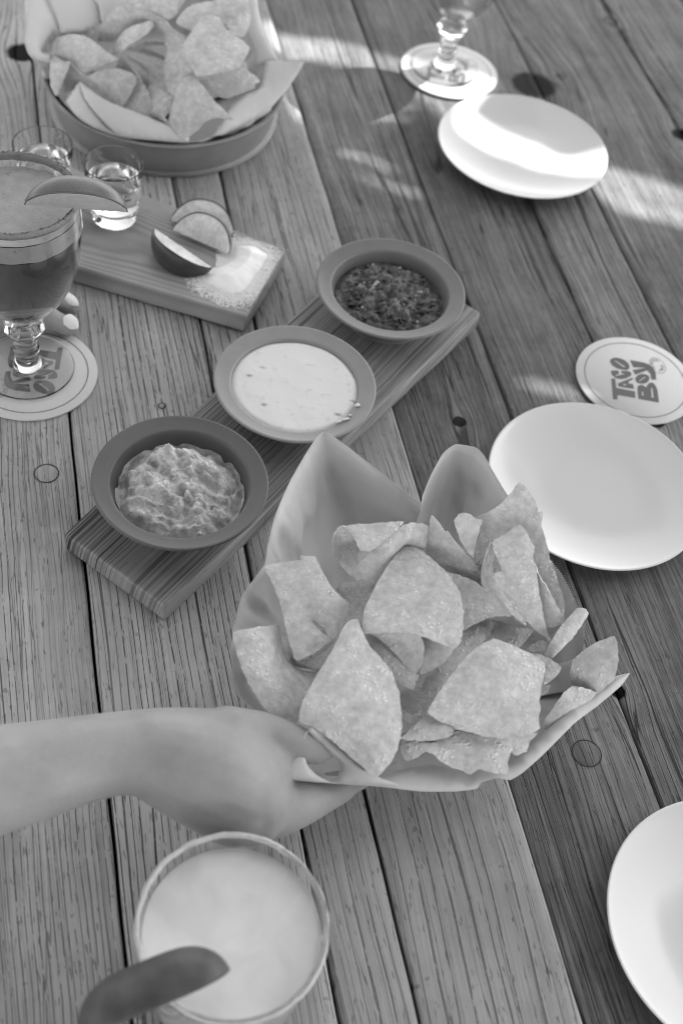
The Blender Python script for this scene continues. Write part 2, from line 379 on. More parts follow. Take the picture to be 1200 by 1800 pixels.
# ------------------------------------------------------------------ table
table = empty('wooden_table')
tag(table, 'weathered wooden plank table under all the dishes', 'table')
table.rotation_euler.z = ANG*-1 if False else 0
kl = [k for k in KNOTS]
def knots_in(a, b): return [k for k in KNOTS if a-.01 < k[0] < b+.01]
bounds = [-.27, -.18, -.088, .0209, .1332, .1776, .2712, .3685, .4677, .535, .666, .765, .86, .97]
ROT = Matrix(((NX.x, TX.x, 0, 0), (NX.y, TX.y, 0, 0), (0, 0, 1, 0), (0, 0, 0, 1)))
for i in range(len(bounds)-1):
    a, b = bounds[i], bounds[i+1]; right = a > .27
    top = -.008 if right else 0.; 
    if i == 4: top = -.0006
    if i in (7, 9): top -= .0012
    ga = .0009 if not right else .0009
    if abs(a-.2712) < 1e-4: ga = .0016
    gb = .0009
    NT = 170; t0, t1 = -.35, 1.9
    prof = []   # cross-section from left bottom over the top to right bottom
    r = .0022
    w0, w1 = a+ga, b-gb
    V = []
    cs = [(w0, -.034), (w0, -r*1.0), (w0+r*.3, -r*.3), (w0+r, 0), ] + [(w0+(w1-w0)*k/8, 0) for k in range(1, 8)] + [(w1-r, 0), (w1-r*.3, -r*.3), (w1, -r), (w1, -.034)]
    m = len(cs)
    for k in range(NT+1):
        t = t0+(t1-t0)*k/NT
        jl = noise.noise(Vector((t*22, a*31, 3)))*.0007; jr = noise.noise(Vector((t*22, b*31, 3)))*.0007
        cup = noise.noise(Vector((t*3, a*9, 7)))*.0006
        for (x_, z_) in cs:
            f_ = (x_-w0)/(w1-w0)
            V.append((x_+jl*(1-f_)+jr*f_, t, z_+top+cup*math.sin(f_*3.14)))
    Fc = []
    for k in range(NT):
        for j in range(m-1): Fc.append((k*m+j, k*m+j+1, (k+1)*m+j+1, (k+1)*m+j))
        Fc.append((k*m+m-1, k*m, (k+1)*m, (k+1)*m+m-1))
    Fc.append(tuple(range(m))[::-1]); Fc.append(tuple(NT*m+j for j in range(m)))
    kn = knots_in(a, b)
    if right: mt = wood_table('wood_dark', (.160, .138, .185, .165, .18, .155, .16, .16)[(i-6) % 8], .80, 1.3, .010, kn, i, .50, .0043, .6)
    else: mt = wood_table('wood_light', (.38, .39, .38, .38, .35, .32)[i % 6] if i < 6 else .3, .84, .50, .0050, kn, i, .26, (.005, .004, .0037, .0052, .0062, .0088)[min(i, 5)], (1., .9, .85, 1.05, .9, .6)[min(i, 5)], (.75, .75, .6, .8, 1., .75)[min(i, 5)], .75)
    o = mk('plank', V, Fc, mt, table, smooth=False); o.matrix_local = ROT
    me = o.data; me.polygons.foreach_set('use_smooth', [True]*len(me.polygons))
M_plug = wood_table('plug_wood', .36, .35, .4, .006, [], 1, .2, .0052, .3)
M_plugd = wood_table('plug_wood_dark', .15, .5, .9, .008, [], 1, .3, .0052, .3)
def plug(px, py, r, z, mt):
    p = at(px, py, z); n, t = nt_of(p)
    V, Fc = lathe([(r-.0006, z+.0003-.0008), (r-.0004, z+.0002), (r-.0010, z+.0006), (0.0, z+.0006)], 32, n, t)
    o = mk('wood_plug', V, Fc, mt, table); o.matrix_local = ROT
    V, Fc = lathe([(r-.0003, z+.0007), (r+.0004, z+.0007)], 32, n, t)
    o = mk('plug_gap', V, Fc, simple('gap', .02, .9), table); o.matrix_local = ROT
plug(82.5, 833, .0086, 0, M_plug); plug(1030, 1325, .0098, -.008, M_plugd); plug(285, 714, .0028, 0, M_plug)
bm = bmesh.new(); bmesh.ops.create_cube(bm, size=1); 
o = mkbm('gap_light_block', bm, simple('gap_block_dark', .03, .9, 60., .3), table)  # added dark panel, blocks light rising through the plank gaps
o.matrix_local = ROT @ Matrix.Translation((.35, .78, -.055)) @ Matrix.Diagonal((1.2, 2.2, .02, 1))

# ------------------------------------------------------------------ serving boards
def board(name, c, z1, mt, label):
    """c: 4 world corners of the top face (going round), bottom at z=0"""
    c = [Vector((p.x, p.y, 0)) for p in c]
    ctr = sum(c, Vector())/4; ax = ((c[3]-c[0])+(c[2]-c[1])).normalized()   # long axis
    th = math.atan2(ax.y, ax.x)
    loc = [Matrix.Rotation(-th, 4, 'Z') @ (p-ctr) for p in c]
    bm = bmesh.new(); N = 26
    rows = []
    for zz in (0.0006, z1):
        for k in range(N+1):
            s = k/N
            for e in (0, 1):
                p = (loc[0].lerp(loc[3], s) if e == 0 else loc[1].lerp(loc[2], s))
                j = Vector((0, noise.noise(Vector((s*7, e*9+zz*60, 1)))*.0006, 0))
                rows.append(bm.verts.new((p.x, p.y+j.y, zz)))
    def v(l, k, e): return rows[l*(N+1)*2+k*2+e]
    for k in range(N):
        bm.faces.new((v(1, k, 0), v(1, k, 1), v(1, k+1, 1), v(1, k+1, 0)))
        bm.faces.new((v(0, k, 0), v(0, k+1, 0), v(0, k+1, 1), v(0, k, 1)))
        for e in (0, 1): bm.faces.new((v(0, k, e), v(0, k+1, e), v(1, k+1, e), v(1, k, e)))
    bm.faces.new((v(0, 0, 0), v(0, 0, 1), v(1, 0, 1), v(1, 0, 0))); bm.faces.new((v(0, N, 0), v(0, N, 1), v(1, N, 1), v(1, N, 0)))
    bmesh.ops.recalc_face_normals(bm, faces=bm.faces)
    o = mkbm(name, bm, mt); o.location = ctr; o.rotation_euler.z = th
    mod_bevel(o, .0026, 3); tag(o, label, 'serving board')
    return o
BZ = .018
M_b2 = wood_board('board_wood_dark', .27, 2600., False, .72)
M_b1 = wood_board('board_wood_light', .33, 230., True, .34)
board('serving_board', [at(112, 938, BZ), at(290, 1067, BZ), at(846, 549, BZ), at(648, 430, BZ)], BZ, M_b2, 'dark grained wooden board holding the three dip bowls')
board('serving_board', [at(70, 438, .019), at(-20, 300, .019), at(504, 437, .019), at(433, 556, .019)][0:0] or
      [at(248-190, 352-85, .019), at(120-110, 462-30, .019), at(433, 556, .019), at(504, 437, .019)], .019, M_b1, 'pale wooden board with salt, lime wedges and a shot glass')

# ------------------------------------------------------------------ bowls and dips
def bowl(cx, cy, z0, mt, label):
    e = empty('dip_bowl', (cx, cy, z0)); tag(e, label, 'bowl', 'dip bowls on the dark board')
    prof = [(0, .0), (.033, .0), (.0355, .0010), (.0362, .0022), (.040, .0060), (.0445, .0120), (.0478, .0190), (.0520, .0232), (.0585, .0262), (.0603, .0276), (.0602, .0288), (.0590, .0292),
            (.0565, .0284), (.0520, .0272), (.0490, .0266), (.0478, .0258), (.0470, .0235), (.0455, .0180), (.042, .0110), (.036, .0060), (.026, .0040), (0, .0036)]
    sp = [tuple(p) for p in spline(prof, 3)]
    V, Fc = lathe(sp, 128); mk('bowl_body', V, Fc, mt, e)
    return e
bW = at(514, 672, .0655); bS = at(684, 505, .0655); bG = at(315, 846, .0655)
BH = .0285; KB = (CAMH-BZ-BH)/(CAMH-.066)
BW = (-.0505*KB, .6560*KB); BS = (.0044*KB, .7780*KB); BG = (-.1091*KB, .5451*KB)
bowl(*BW, BZ, mat_bowl('glaze_mid', .26), 'grey glazed bowl full of white sauce, middle of the dark board')
bowl(*BS, BZ, mat_bowl('glaze_dim', .165), 'mid grey glazed bowl of chunky dark salsa, at the far end of the board')
bowl(*BG, BZ, mat_bowl('glaze_dark', .105), 'dark glazed bowl of guacamole at the near end of the board')
def disc_grid(R, n=110, nr=60):
    V = []; Fc = []
    for k in range(nr+1):
        for i in range(n):
            a = 2*math.pi*i/n; r = R*k/nr
            V.append([r*math.cos(a), r*math.sin(a), 0.])
    for k in range(nr):
        for i in range(n): Fc.append((k*n+i, (k+1)*n+i, (k+1)*n+(i+1) % n, k*n+(i+1) % n))
    return V, Fc
# white sauce
g = G('white_sauce'); v = g.co()
fl = g.math('MULTIPLY', g.ramp(g.voro(g.comb(g.math('MULTIPLY', g.xyz(v)[0], .55), g.xyz(v)[1], g.xyz(v)[2]), 95.), .24, .06), g.ramp(g.noise(v, 34., 2., .5), .50, .60))
fine = g.ramp(g.noise(v, 130., 3., .6), .56, .70)
cc = g.math('SUBTRACT', .70, g.math('ADD', g.math('MULTIPLY', fl, .40), g.math('MULTIPLY', fine, .09)))
mS = g.set(cc, rough=.22, normal=g.bump(g.noise(v, 70., 2., .5), .2, .002), spec=.5); g.b.inputs['Subsurface Weight'].default_value = .1
g.b.inputs['Subsurface Radius'].default_value = (.003, .003, .003)
V, Fc = disc_grid(.0474, 96, 24)
for q in V:
    a_ = math.atan2(q[1], q[0]); k_ = 1+.018*noise.noise(Vector((math.cos(a_)*3, math.sin(a_)*3, 2))) if math.hypot(q[0], q[1]) > .04 else 1; r = math.hypot(q[0], q[1])/.0474; q[0] *= k_; q[1] *= k_; q[2] = noise.noise(Vector((q[0]*60, q[1]*60, 0)))*.0004-(.0014*max(0, (r-.93)/.07)**2 if r > .93 else 0)
sauce = mk('white_sauce', V, Fc, mS, loc=(BW[0], BW[1], BZ+.0248)); tag(sauce, 'smooth white queso sauce with small flecks filling the middle bowl', 'dip')
bm = bmesh.new()     # drips on the lip
for (px, py, a, b) in [(628, 712, .0022, .0016), (606, 737, .0040, .0011), (594, 741, .003, .001), (615, 730, .0012, .0008)]:
    p = at(px, py, BZ+.0278)
    mm = Matrix.Translation(p-Vector((BW[0], BW[1], BZ+.0248))) @ Matrix.Rotation(math.radians(28), 4, 'Z') @ Matrix.Diagonal((a, b, .0009, 1))
    bmesh.ops.create_uvsphere(bm, u_segments=14, v_segments=8, radius=1, matrix=mm)
mkbm('sauce_drip', bm, mS, sauce, True)
# salsa
def chunk_mat(name, lo, hi, sc, rough, spots=0.):
    g = G(name); v = g.co(); n1 = g.noise(v, sc, 4., .65); n2 = g.noise(v, sc*4, 3., .6)
    k = g.math('MULTIPLY_ADD', g.ramp(n1, .36, .66), hi-lo, lo)
    k = g.math('MULTIPLY', k, g.math('MULTIPLY_ADD', g.math('SUBTRACT', n2, .5), .8, 1.))
    if spots:
        s = g.math('MULTIPLY', g.ramp(g.voro(v, 190.), .22, .14), g.ramp(g.noise(v, 90., 2., .5), .57, .62))
        k = g.math('MAXIMUM', k, g.math('MULTIPLY', s, spots))
    return g.set(k, rough=rough, normal=g.bump(g.math('ADD', n1, g.math('MULTIPLY', n2, .5)), .8, .0016), spec=.5)
V, Fc = disc_grid(.0455, 150, 80)
for q in V:
    x, y = q[0], q[1]; r = math.hypot(x, y)/.0455
    n = noise.multi_fractal(Vector((x*85, y*85, 3)), .8, 2.2, 4)
    cell = noise.voronoi(Vector((x*115, y*115, 0)))[0]
    up_ = max(0, 1-r**3.5)
    q[2] = up_*(.0035+.0040*(n-1)+0.0055*(1-cell[0]*1.3)+.0025*noise.noise(Vector((x*70, y*70, 1))))+.0035*math.exp(-((x+.004)**2+(y-.004)**2)/(.022**2))-.0008
salsa = mk('salsa', V, Fc, chunk_mat('salsa', .028, .13, 95., .22, .40), loc=(BS[0], BS[1], BZ+.0165)); tag(salsa, 'chunky dark tomato salsa in the far bowl', 'dip')
bm = bmesh.new(); rr = random.Random(3)
for k in range(130):
    a = rr.uniform(0, 6.28); r = .037*math.sqrt(rr.random()); s = rr.uniform(.0010, .0030)
    mm = Matrix.Translation((r*math.cos(a), r*math.sin(a), .0035+rr.uniform(0, .0025))) @ Matrix.Rotation(rr.uniform(0, 6), 4, Vector((rr.random(), rr.random(), rr.random()))) @ Matrix.Diagonal((s, s*.8, s*.5, 1))
    r_ = bmesh.ops.create_icosphere(bm, subdivisions=2, radius=1, matrix=mm)
    for vv in r_['verts']: vv.co += Vector(noise.noise_vector(vv.co*900))*s*.35
o = mkbm('salsa_chunk', bm, chunk_mat('chunks', .035, .10, 240., .22, .25), salsa, True); tag(o, kind='stuff')
bm = bmesh.new()
for (px, py, s) in [(659, 503, .0030), (662, 497, .0022), (655, 507, .002), (690, 508, .0012), (692, 529, .0011), (655, 465, .0011), (702, 471, .0012), (640, 497, .001), (739, 513, .0012), (636, 540, .001), (733, 565, .0012), (710, 535, .001)]:
    p = at(px, py, BZ+.0235)-Vector((BS[0], BS[1], BZ+.0165))
    r_ = bmesh.ops.create_icosphere(bm, subdivisions=2, radius=1, matrix=Matrix.Translation(p) @ Matrix.Rotation(.5, 4, 'Z') @ Matrix.Diagonal((s, s*.7, s*.6, 1)))
    for vv in r_['verts']: vv.co += Vector(noise.noise_vector(vv.co*1200))*s*.4
tag(mkbm('onion_bits', bm, simple('onion', .48, .3), salsa, True), kind='stuff')
# guacamole
V, Fc = disc_grid(.0445, 200, 120)
sp = at(300, 776, BZ+.037)-Vector((BG[0], BG[1], 0))
for q in V:
    x, y = q[0], q[1]; a = math.atan2(y, x); R = .0425*(1+.07*noise.noise(Vector((math.cos(a)*2.2, math.sin(a)*2.2, 5))))
    r = math.hypot(x, y)/R
    dome = max(0, 1-r*r)**.55 if r < 1 else 0
    wv = Vector((x*42, y*42, .5))
    n = noise.turbulence(wv, 5, False, noise_basis='PERLIN_ORIGINAL')
    rid = 1-abs(noise.noise(Vector((x*95+n*.8, y*95, 2))))*2.1
    cell = noise.voronoi(Vector((x*150+n, y*150, 0)))[0]
    h = .0200*dome + dome**.4*(.0085*(n-.4)+.0040*rid+.0036*(1-cell[0]*1.6)+.0030*noise.noise(Vector((x*60, y*60, 8))))
    h += .011*math.exp(-math.hypot(x-sp.x, y-sp.y+.004)/.0032)
    q[2] = h-.003*(r > 1)
    k = 1+.05*noise.noise(Vector((x*120, y*120, 9)))
    q[0] *= k; q[1] *= k
    r_ = math.hypot(q[0], q[1]); zin = float(np.interp(r_, [0, .026, .036, .042, .0455, .047], [.0036, .004, .006, .011, .018, .0235]))-.008
    q[2] = max(q[2], zin+.0006)
    if r_ > .0445: q[0] *= .0445/r_; q[1] *= .0445/r_; q[2] = zin
g = G('guac'); v = g.co(); n1 = g.noise(v, 120., 4., .6); n2 = g.noise(v, 700., 3., .6)
k = g.math('MULTIPLY', g.math('MULTIPLY_ADD', g.ramp(n1, .35, .65), .30, .40), g.math('MULTIPLY_ADD', g.math('SUBTRACT', n2, .5), .35, 1.))
mG = g.set(k, rough=.6, normal=g.bump(g.math('ADD', n1, g.math('MULTIPLY', n2, .5)), .8, .0018), spec=.3)
guac = mk('guacamole', V, Fc, mG, loc=(BG[0], BG[1], BZ+.0080)); tag(guac, 'lumpy mound of pale guacamole with a small peak in the near bowl', 'dip')

# ------------------------------------------------------------------ plates
def plate(cx, cy, z0, label, tilt=0):
    e = empty('side_plate', (cx, cy, z0)); tag(e, label, 'plate', 'white side plates')
    prof = [(0, .0028), (.040, .0024), (.0415, .0), (.0450, .0), (.0462, .0026), (.060, .0095), (.074, .0158), (.0818, .0188), (.0834, .0198), (.0838, .0207), (.0832, .0214),
(.0822, .0211)]+[(.030+.051*t, .0052+.0150*t**1.9) for t in (.97, .88, .78, .66, .54, .42, .3, .18, .08, 0)]+[(.02, .0050), (0, .0050)]
    V, Fc = lathe([(p[0], p[1]*.70) for p in spline(prof, 3)], 160); mk("plate_body", V, Fc, M_plate, e); return e
plate(.1868, .6728, -.0095, 'empty white plate partly covering the flat coaster, behind the near chips')
plate(.1046, 1.0947, -.0090, 'white plate crossed by the bright band of sunlight, beside the clear goblet')
plate(.2845, .3388, -.0095, 'white plate cut off at the lower right edge, nearest the camera')

# ------------------------------------------------------------------ coasters with lettering
K = 9.231
def cp(lst): return [(1050+x/K, 610+y/K) for x, y in lst]
def ell(cx, cy, rx, ry, rot, n=28, a0=0, a1=360):
    out = []
    for i in range(n):
        a = math.radians(a0+(a1-a0)*i/n); x = rx*math.cos(a); y = ry*math.sin(a); c, s = math.cos(math.radians(rot)), math.sin(math.radians(rot))
        out.append((cx+x*c-y*s, cy+x*s+y*c))
    return out
LET = [
 ([(213, 515), (270, 512), (280, 520), (298, 662), (600, 722), (605, 830), (320, 780), (315, 855), (245, 848)], []),
 ([(322, 600), (340, 585), (560, 498), (568, 525), (500, 560), (495, 590), (570, 605), (585, 682), (332, 640)], [[(390, 606), (455, 598), (462, 612), (455, 624), (420, 620)]]),
 ([(208, 400), (225, 383), (330, 380), (342, 438), (278, 462), (288, 472), (430, 440), (425, 430), (378, 428), (374, 392), (460, 388), (520, 400), (548, 435), (525, 475), (450, 512), (370, 522), (290, 508), (225, 455)], []),
 ([(195, 235), (215, 195), (270, 175), (340, 180), (430, 215), (490, 265), (512, 310), (505, 350), (470, 372), (400, 370), (310, 345), (235, 300)], [[(265, 222), (285, 220), (440, 318), (430, 330), (410, 325)]]),
 ([(640, 650), (665, 620), (720, 615), (760, 640), (785, 655), (800, 615), (840, 580), (890, 580), (930, 620), (965, 700), (990, 905), (660, 845), (645, 760)],
  [[(712, 722), (730, 728), (742, 785), (715, 790)], [(862, 670), (880, 665), (905, 820), (870, 825)]]),
 ([(605, 525), (630, 475), (690, 440), (760, 440), (815, 465), (835, 500), (820, 550), (780, 585), (710, 597), (640, 580)], [[(660, 552), (765, 480), (770, 492), (680, 555)]]),
 ([(515, 212), (640, 232), (750, 255), (840, 290), (900, 345), (935, 420), (945, 530), (865, 530), (850, 440), (800, 380), (605, 450), (560, 375), (780, 340), (570, 328), (540, 260)], []),
]
C1 = (.2206, .8078); CZ1 = -.008+.0016
def coaster_mesh():
    e = empty('coaster')
    R = .0508
    V, Fc = lathe([(0, 0), (R-.0004, 0), (R, .0003), (R, .0013), (R-.0004, .0016), (0, .0016)], 128); mk('card_disc', V, Fc, M_coaster, e)
    V, Fc = lathe([(.0432, .00175), (.0439, .00175)], 128); mk('printed_ring', V, Fc, M_ink, e)
    for outer, hs in LET:
        def loc(p):
            q = at(*p, CZ1); return (q.x-C1[0], q.y-C1[1])
        big = len(outer) > 9
        o2 = [loc(p) for p in cp(outer)]
        if outer[0] in ((195, 235), (605, 525)): o2 = [tuple(q) for q in spline([np.array(p) for p in o2], 4, True)]
        V, T = cdt_fill(o2, [[loc(p) for p in cp(h)] for h in hs])
        mk('printed_letter', [(v_[0], v_[1], .00175) for v_ in V], T, M_ink, e, smooth=False)
    # small oval stamp
    def stampring(s):
        out = []
        for p in ell(967, 303, 150*s, 98*s, 42, 48):
            q = at(*cp([p])[0], CZ1); out.append((q.x-C1[0], q.y-C1[1]))
        return out
    a, b = stampring(1.03), stampring(.985); V = [(p[0], p[1], .0018) for p in a+b]; n = 48
    mk('stamp_ring', V, [(i, (i+1) % n, n+(i+1) % n, n+i) for i in range(n)], M_ink, e, smooth=False)
    cen = at(*cp([(967, 303)])[0], CZ1); V = []; Fc = []
    dg = bpy.context.evaluated_depsgraph_get()
    def glyph(ch, px, py, upx, upy, size):
        cu = bpy.data.curves.new('g', 'FONT'); cu.body = ch; cu.size = size; cu.align_x = 'CENTER'; cu.align_y = 'CENTER'
        ob = bpy.data.objects.new('g', cu); COL.objects.link(ob); bpy.context.view_layer.update()
        me = bpy.data.meshes.new_from_object(ob.evaluated_get(bpy.context.evaluated_depsgraph_get()))
        q = at(*cp([(px, py)])[0], CZ1); q2 = at(*cp([(px+upx, py+upy)])[0], CZ1); u_ = (q2-q).normalized(); r_ = Vector((u_.y, -u_.x, 0))
        b0 = len(V)
        for vv in me.vertices:
            w_ = q+r_*vv.co.x+u_*vv.co.y; V.append((w_.x-C1[0], w_.y-C1[1], .0018))
        for f in me.polygons: Fc.append(tuple(b0+i for i in f.vertices))
        bpy.data.objects.remove(ob); bpy.data.curves.remove(cu)
    for ch, a in zip('SCRATCH', np.linspace(95, 238, 7)):
        p = ell(967, 303, 108, 66, 42, 1, a)[0]; d = ell(967, 303, 150, 98, 42, 1, a)[0]; glyph(ch, p[0], p[1], d[0]-p[0], d[1]-p[1], .0036)
    for ch, a in zip('MADE', np.linspace(20, -58, 4)):
        p = ell(967, 303, 100, 60, 42, 1, a)[0]; q = ell(967, 303, 150, 98, 42, 1, a)[0]; glyph(ch, p[0], p[1], p[0]-q[0], p[1]-q[1], .0036)
    mk('stamp_lettering', V, Fc, M_ink, e, smooth=False)
    return e
def copy_tree(o, parent=None):
    c = o.copy(); COL.objects.link(c)
    if parent: c.parent = parent
    for ch in list(o.children): copy_tree(ch, c)
    return c
cst = coaster_mesh(); cst.location = (C1[0], C1[1], -.008); tag(cst, 'uncovered card coaster printed with dark lettering, its lower edge under a white plate', 'coaster', 'round printed coasters')
GL = (-.2580, .6790); GR = (.0160, 1.2200)
c2 = copy_tree(cst); c2.location = (-.2553, .6762, .0002)
# turn: T-to-O direction on the left coaster against the right one
def loc_px(x, y): q = at(x, y, 0); return q
d_right = at(*cp([(350, 270)])[0], CZ1)-at(*cp([(280, 690)])[0], CZ1)
d_left = at(82.5, 678, .0016)-at(107, 624, .0016)
c2.rotation_euler.z = math.atan2(d_left.y, d_left.x)-math.atan2(d_right.y, d_right.x)
tag(c2, 'card coaster beneath the dark foamy cocktail goblet, lettering upside down', 'coaster', 'round printed coasters')
c3 = copy_tree(cst); c3.location = (.0220, 1.2192, -.0078); c3.rotation_euler.z = -.12
tag(c3, 'card coaster under the clear stemmed goblet, half in sunlight', 'coaster', 'round printed coasters')

# ------------------------------------------------------------------ goblets
BOWL_O = [(.0100, .0590), (.0170, .0630), (.0255, .0700), (.0330, .0810), (.0385, .0940), (.0425, .1080), (.0447, .1220), (.0458, .1350), (.0452, .1500), (.0447, .1640)]
def goblet(cx, cy, z0, label, group=None):
    e = empty('stemmed_goblet', (cx, cy, z0)); tag(e, label, 'goblet', 'stemmed goblets')
    out = spline(BOWL_O, 4); inn = [(max(0.0, p[0]-.0022), p[1]+(.0028 if k < 6 else 0)) for k, p in enumerate(out)]
    prof = [tuple(p) for p in out]+[(.0443, .1653), (.0432, .1655), (.0427, .1645)]+[(p[0], p[1]) for p in inn[::-1]]+[(0, inn[0][1]-.0006)]
    prof = [(0, .0595)]+prof[0:]
    V, Fc = lathe(prof, 96); mk('glass_bowl', V, Fc, M_glass, e)
    # faceted stem, knob and foot in one solid
    st = [(0, .0), (.01, 0), (.033, 0), (.0342, .0), (.0345, .0001), (.0352, .0008), (.0350, .0014), (.0335, .0018), (.0220, .0024), (.0140, .0032), (.0108, .0056), (.0092, .0100), (.0082, .0150), (.0080, .0190), (.0100, .0200), (.0098, .0225), (.0085, .0240), (.0082, .0300),
          (.0095, .0345), (.0090, .0362), (.0145, .0405), (.0158, .0440), (.0158, .0465), (.0143, .0505), (.0100, .0530), (.0108, .0545), (.0106, .0562), (.0090, .0572), (.0092, .0586), (0, .0588)]
    V = []; Fc = []; n = 64
    for (r, z) in st:
        fac = 1. if r > .02 or r < 1e-6 else 0.
        for i in range(n):
            a = 2*math.pi*i/n
            if fac == 0.:
                sct = math.pi/4; aa = (a % sct)-sct/2; rr_ = r*(.65+.35*math.cos(sct/2)/math.cos(aa)) if z > .036 and z < .052 else r
                if .036 < z < .052: rr_ = r*math.cos(sct/2)/math.cos(aa)
            else: rr_ = r
            V.append((rr_*math.cos(a), rr_*math.sin(a), z))
    for k in range(len(st)-1):
        for i in range(n): j = (i+1) % n; Fc.append((k*n+i, k*n+j, (k+1)*n+j, (k+1)*n+i))
    o = mk('glass_stem', V, Fc, M_glass, e, smooth=False)
    for k, p in enumerate(o.data.polygons): p.use_smooth = (k//n) not in (19, 20, 21, 22, 23) and not (k//n) < 2
    return e
def rin(z):   # inner radius of the goblet bowl at height z
    zs = [p[1] for p in BOWL_O]; return float(np.interp(z, zs, [p[0] for p in BOWL_O]))-.0024
gl = goblet(GL[0], GL[1], .0027, 'stemmed goblet of dark cocktail with foam on top, at the left edge')
def rim_crust(name, R, z, n, parent, mat, seed, wdt=.0020, hgt=.0030):
    rr = random.Random(seed); bm = bmesh.new()
    for k in range(n):
        a = rr.uniform(0, 6.283); s = rr.uniform(.0003, .0009); 
        p = Vector(((R+rr.gauss(0, wdt*.5))*math.cos(a), (R+rr.gauss(0, wdt*.5))*math.sin(a), z-abs(rr.gauss(0, hgt))+.0008))
        bmesh.ops.create_cube(bm, size=1, matrix=Matrix.Translation(p) @ Matrix.Rotation(rr.uniform(0, 3), 4, Vector((rr.random(), rr.random(), .5))) @ Matrix.Diagonal((s, s*.8, s, 1)))
    o = mkbm(name, bm, mat, parent); o['kind'] = 'stuff'; return o
rim_crust('spice_crust', .0440, .1658, 500, gl, simple('spice', .07, .7, 900., .4), 5, .0010, .0018)
V, Fc = lathe([(.0450, .1625), (.0451, .1645), (.0446, .1660), (.0432, .1662), (.0424, .1640), (.0426, .1600)], 96)
V = [(x*(1+.010*noise.noise(Vector((x*300, y*300, z*400)))), y*(1+.010*noise.noise(Vector((x*300, y*300, z*400)))), z+.0006*noise.noise(Vector((x*200, y*200, 4)))) for x, y, z in V]
mk('spice_rim', V, Fc, simple('spice_paste', .20, .6, 500., .4, 900., .5), gl)
zl = [.0600, .0640, .070, .078, .088, .100, .112, .124, .134, .1395]
V, Fc = lathe([(0, .0595)]+[(rin(z), z) for z in zl]+[(0, .1395)], 96, crisp=True)
g = G('dark_cocktail'); v = g.co()
kk = g.math('MULTIPLY_ADD', g.noise(v, 60., 3., .6), .05, .045)
zz = g.xyz(v)[2]; kk = g.math('ADD', kk, g.math('MULTIPLY', g.ramp(zz, .078, .060), .07))
mk('cocktail', V, Fc, g.set(kk, rough=.2, spec=.5), gl)
g = G('foam'); v = g.co(); zz = g.xyz(v)[2]
kk = g.math('MULTIPLY', g.math('MULTIPLY_ADD', g.math('SUBTRACT', g.noise(v, 90., 5., .7), .5), .5, 1.), .36)
kk = g.math('MULTIPLY', kk, g.math('SUBTRACT', 1., g.math('MULTIPLY', g.ramp(g.noise(v, 260., 2., .5), .64, .74), .3)))
mF = g.set(kk, rough=.5, normal=g.bump(g.noise(v, 700., 3., .7), .5, .0008), spec=.4)
V, Fc = disc_grid(1., 96, 24); W = []
zf = .1535
for (x, y, z) in V:
    r = rin(zf)*1.0; W.append((x*r, y*r, zf+.0009*noise.noise(Vector((x*5, y*5, 1)))+.0012*max(0, math.hypot(x, y)-.9)*8))
b0 = len(W); V2, F2 = lathe([(rin(.1398)-.0002, .1398), (rin(.143), .143), (rin(.149), .149), (rin(.1535), .1537)], 96)
V2 = [(x, y, z+(.0012*noise.noise(Vector((x*80, y*80, 6))) if k < 96 else 0)) for k, (x, y, z) in enumerate(V2)]
mk('foam', W+V2, Fc+[tuple(b0+i for i in f) for f in F2], mF, gl)

gr = goblet(GR[0], GR[1], -.0054, 'clear stemmed goblet cut off by the top edge, standing in sunlight')
zl = [.0605, .0640, .070, .078, .088, .100, .112, .120]
V, Fc = lathe([(0, .0600)]+[(rin(z), z) for z in zl]+[(0, .120)], 96, crisp=True)
mk('drink', V, Fc, simple('pale_drink', .42, .25, 60., .15, spec=.5), gr)

# ------------------------------------------------------------------ limes
g = G('lime_flesh'); v = g.co()
seg = g.noise(v, 55., 2., .5, .4)
fk = g.math('MULTIPLY', g.math('MULTIPLY_ADD', g.math('SUBTRACT', g.noise(v, 330., 4., .7), .5), .9, 1.), g.math('MULTIPLY_ADD', seg, .6, .42))
M_flesh = g.set(fk, rough=.22, normal=g.bump(g.noise(v, 420., 2., .6), .4, .0008), spec=.5)
g.b.inputs['Subsurface Weight'].default_value = .2; g.b.inputs['Subsurface Radius'].default_value = (.004,)*3
def mat_peel(name, c):
    g = G(name); v = g.co(); k = g.math('MULTIPLY', g.math('MULTIPLY_ADD', g.math('SUBTRACT', g.noise(v, 120., 4., .6), .5), .6, 1.), c)
    return g.set(k, rough=.33, normal=g.bump(g.voro(v, 850.), .25, .0005), spec=.5)
M_pith = simple('lime_pith', .62, .5, 300., .1)
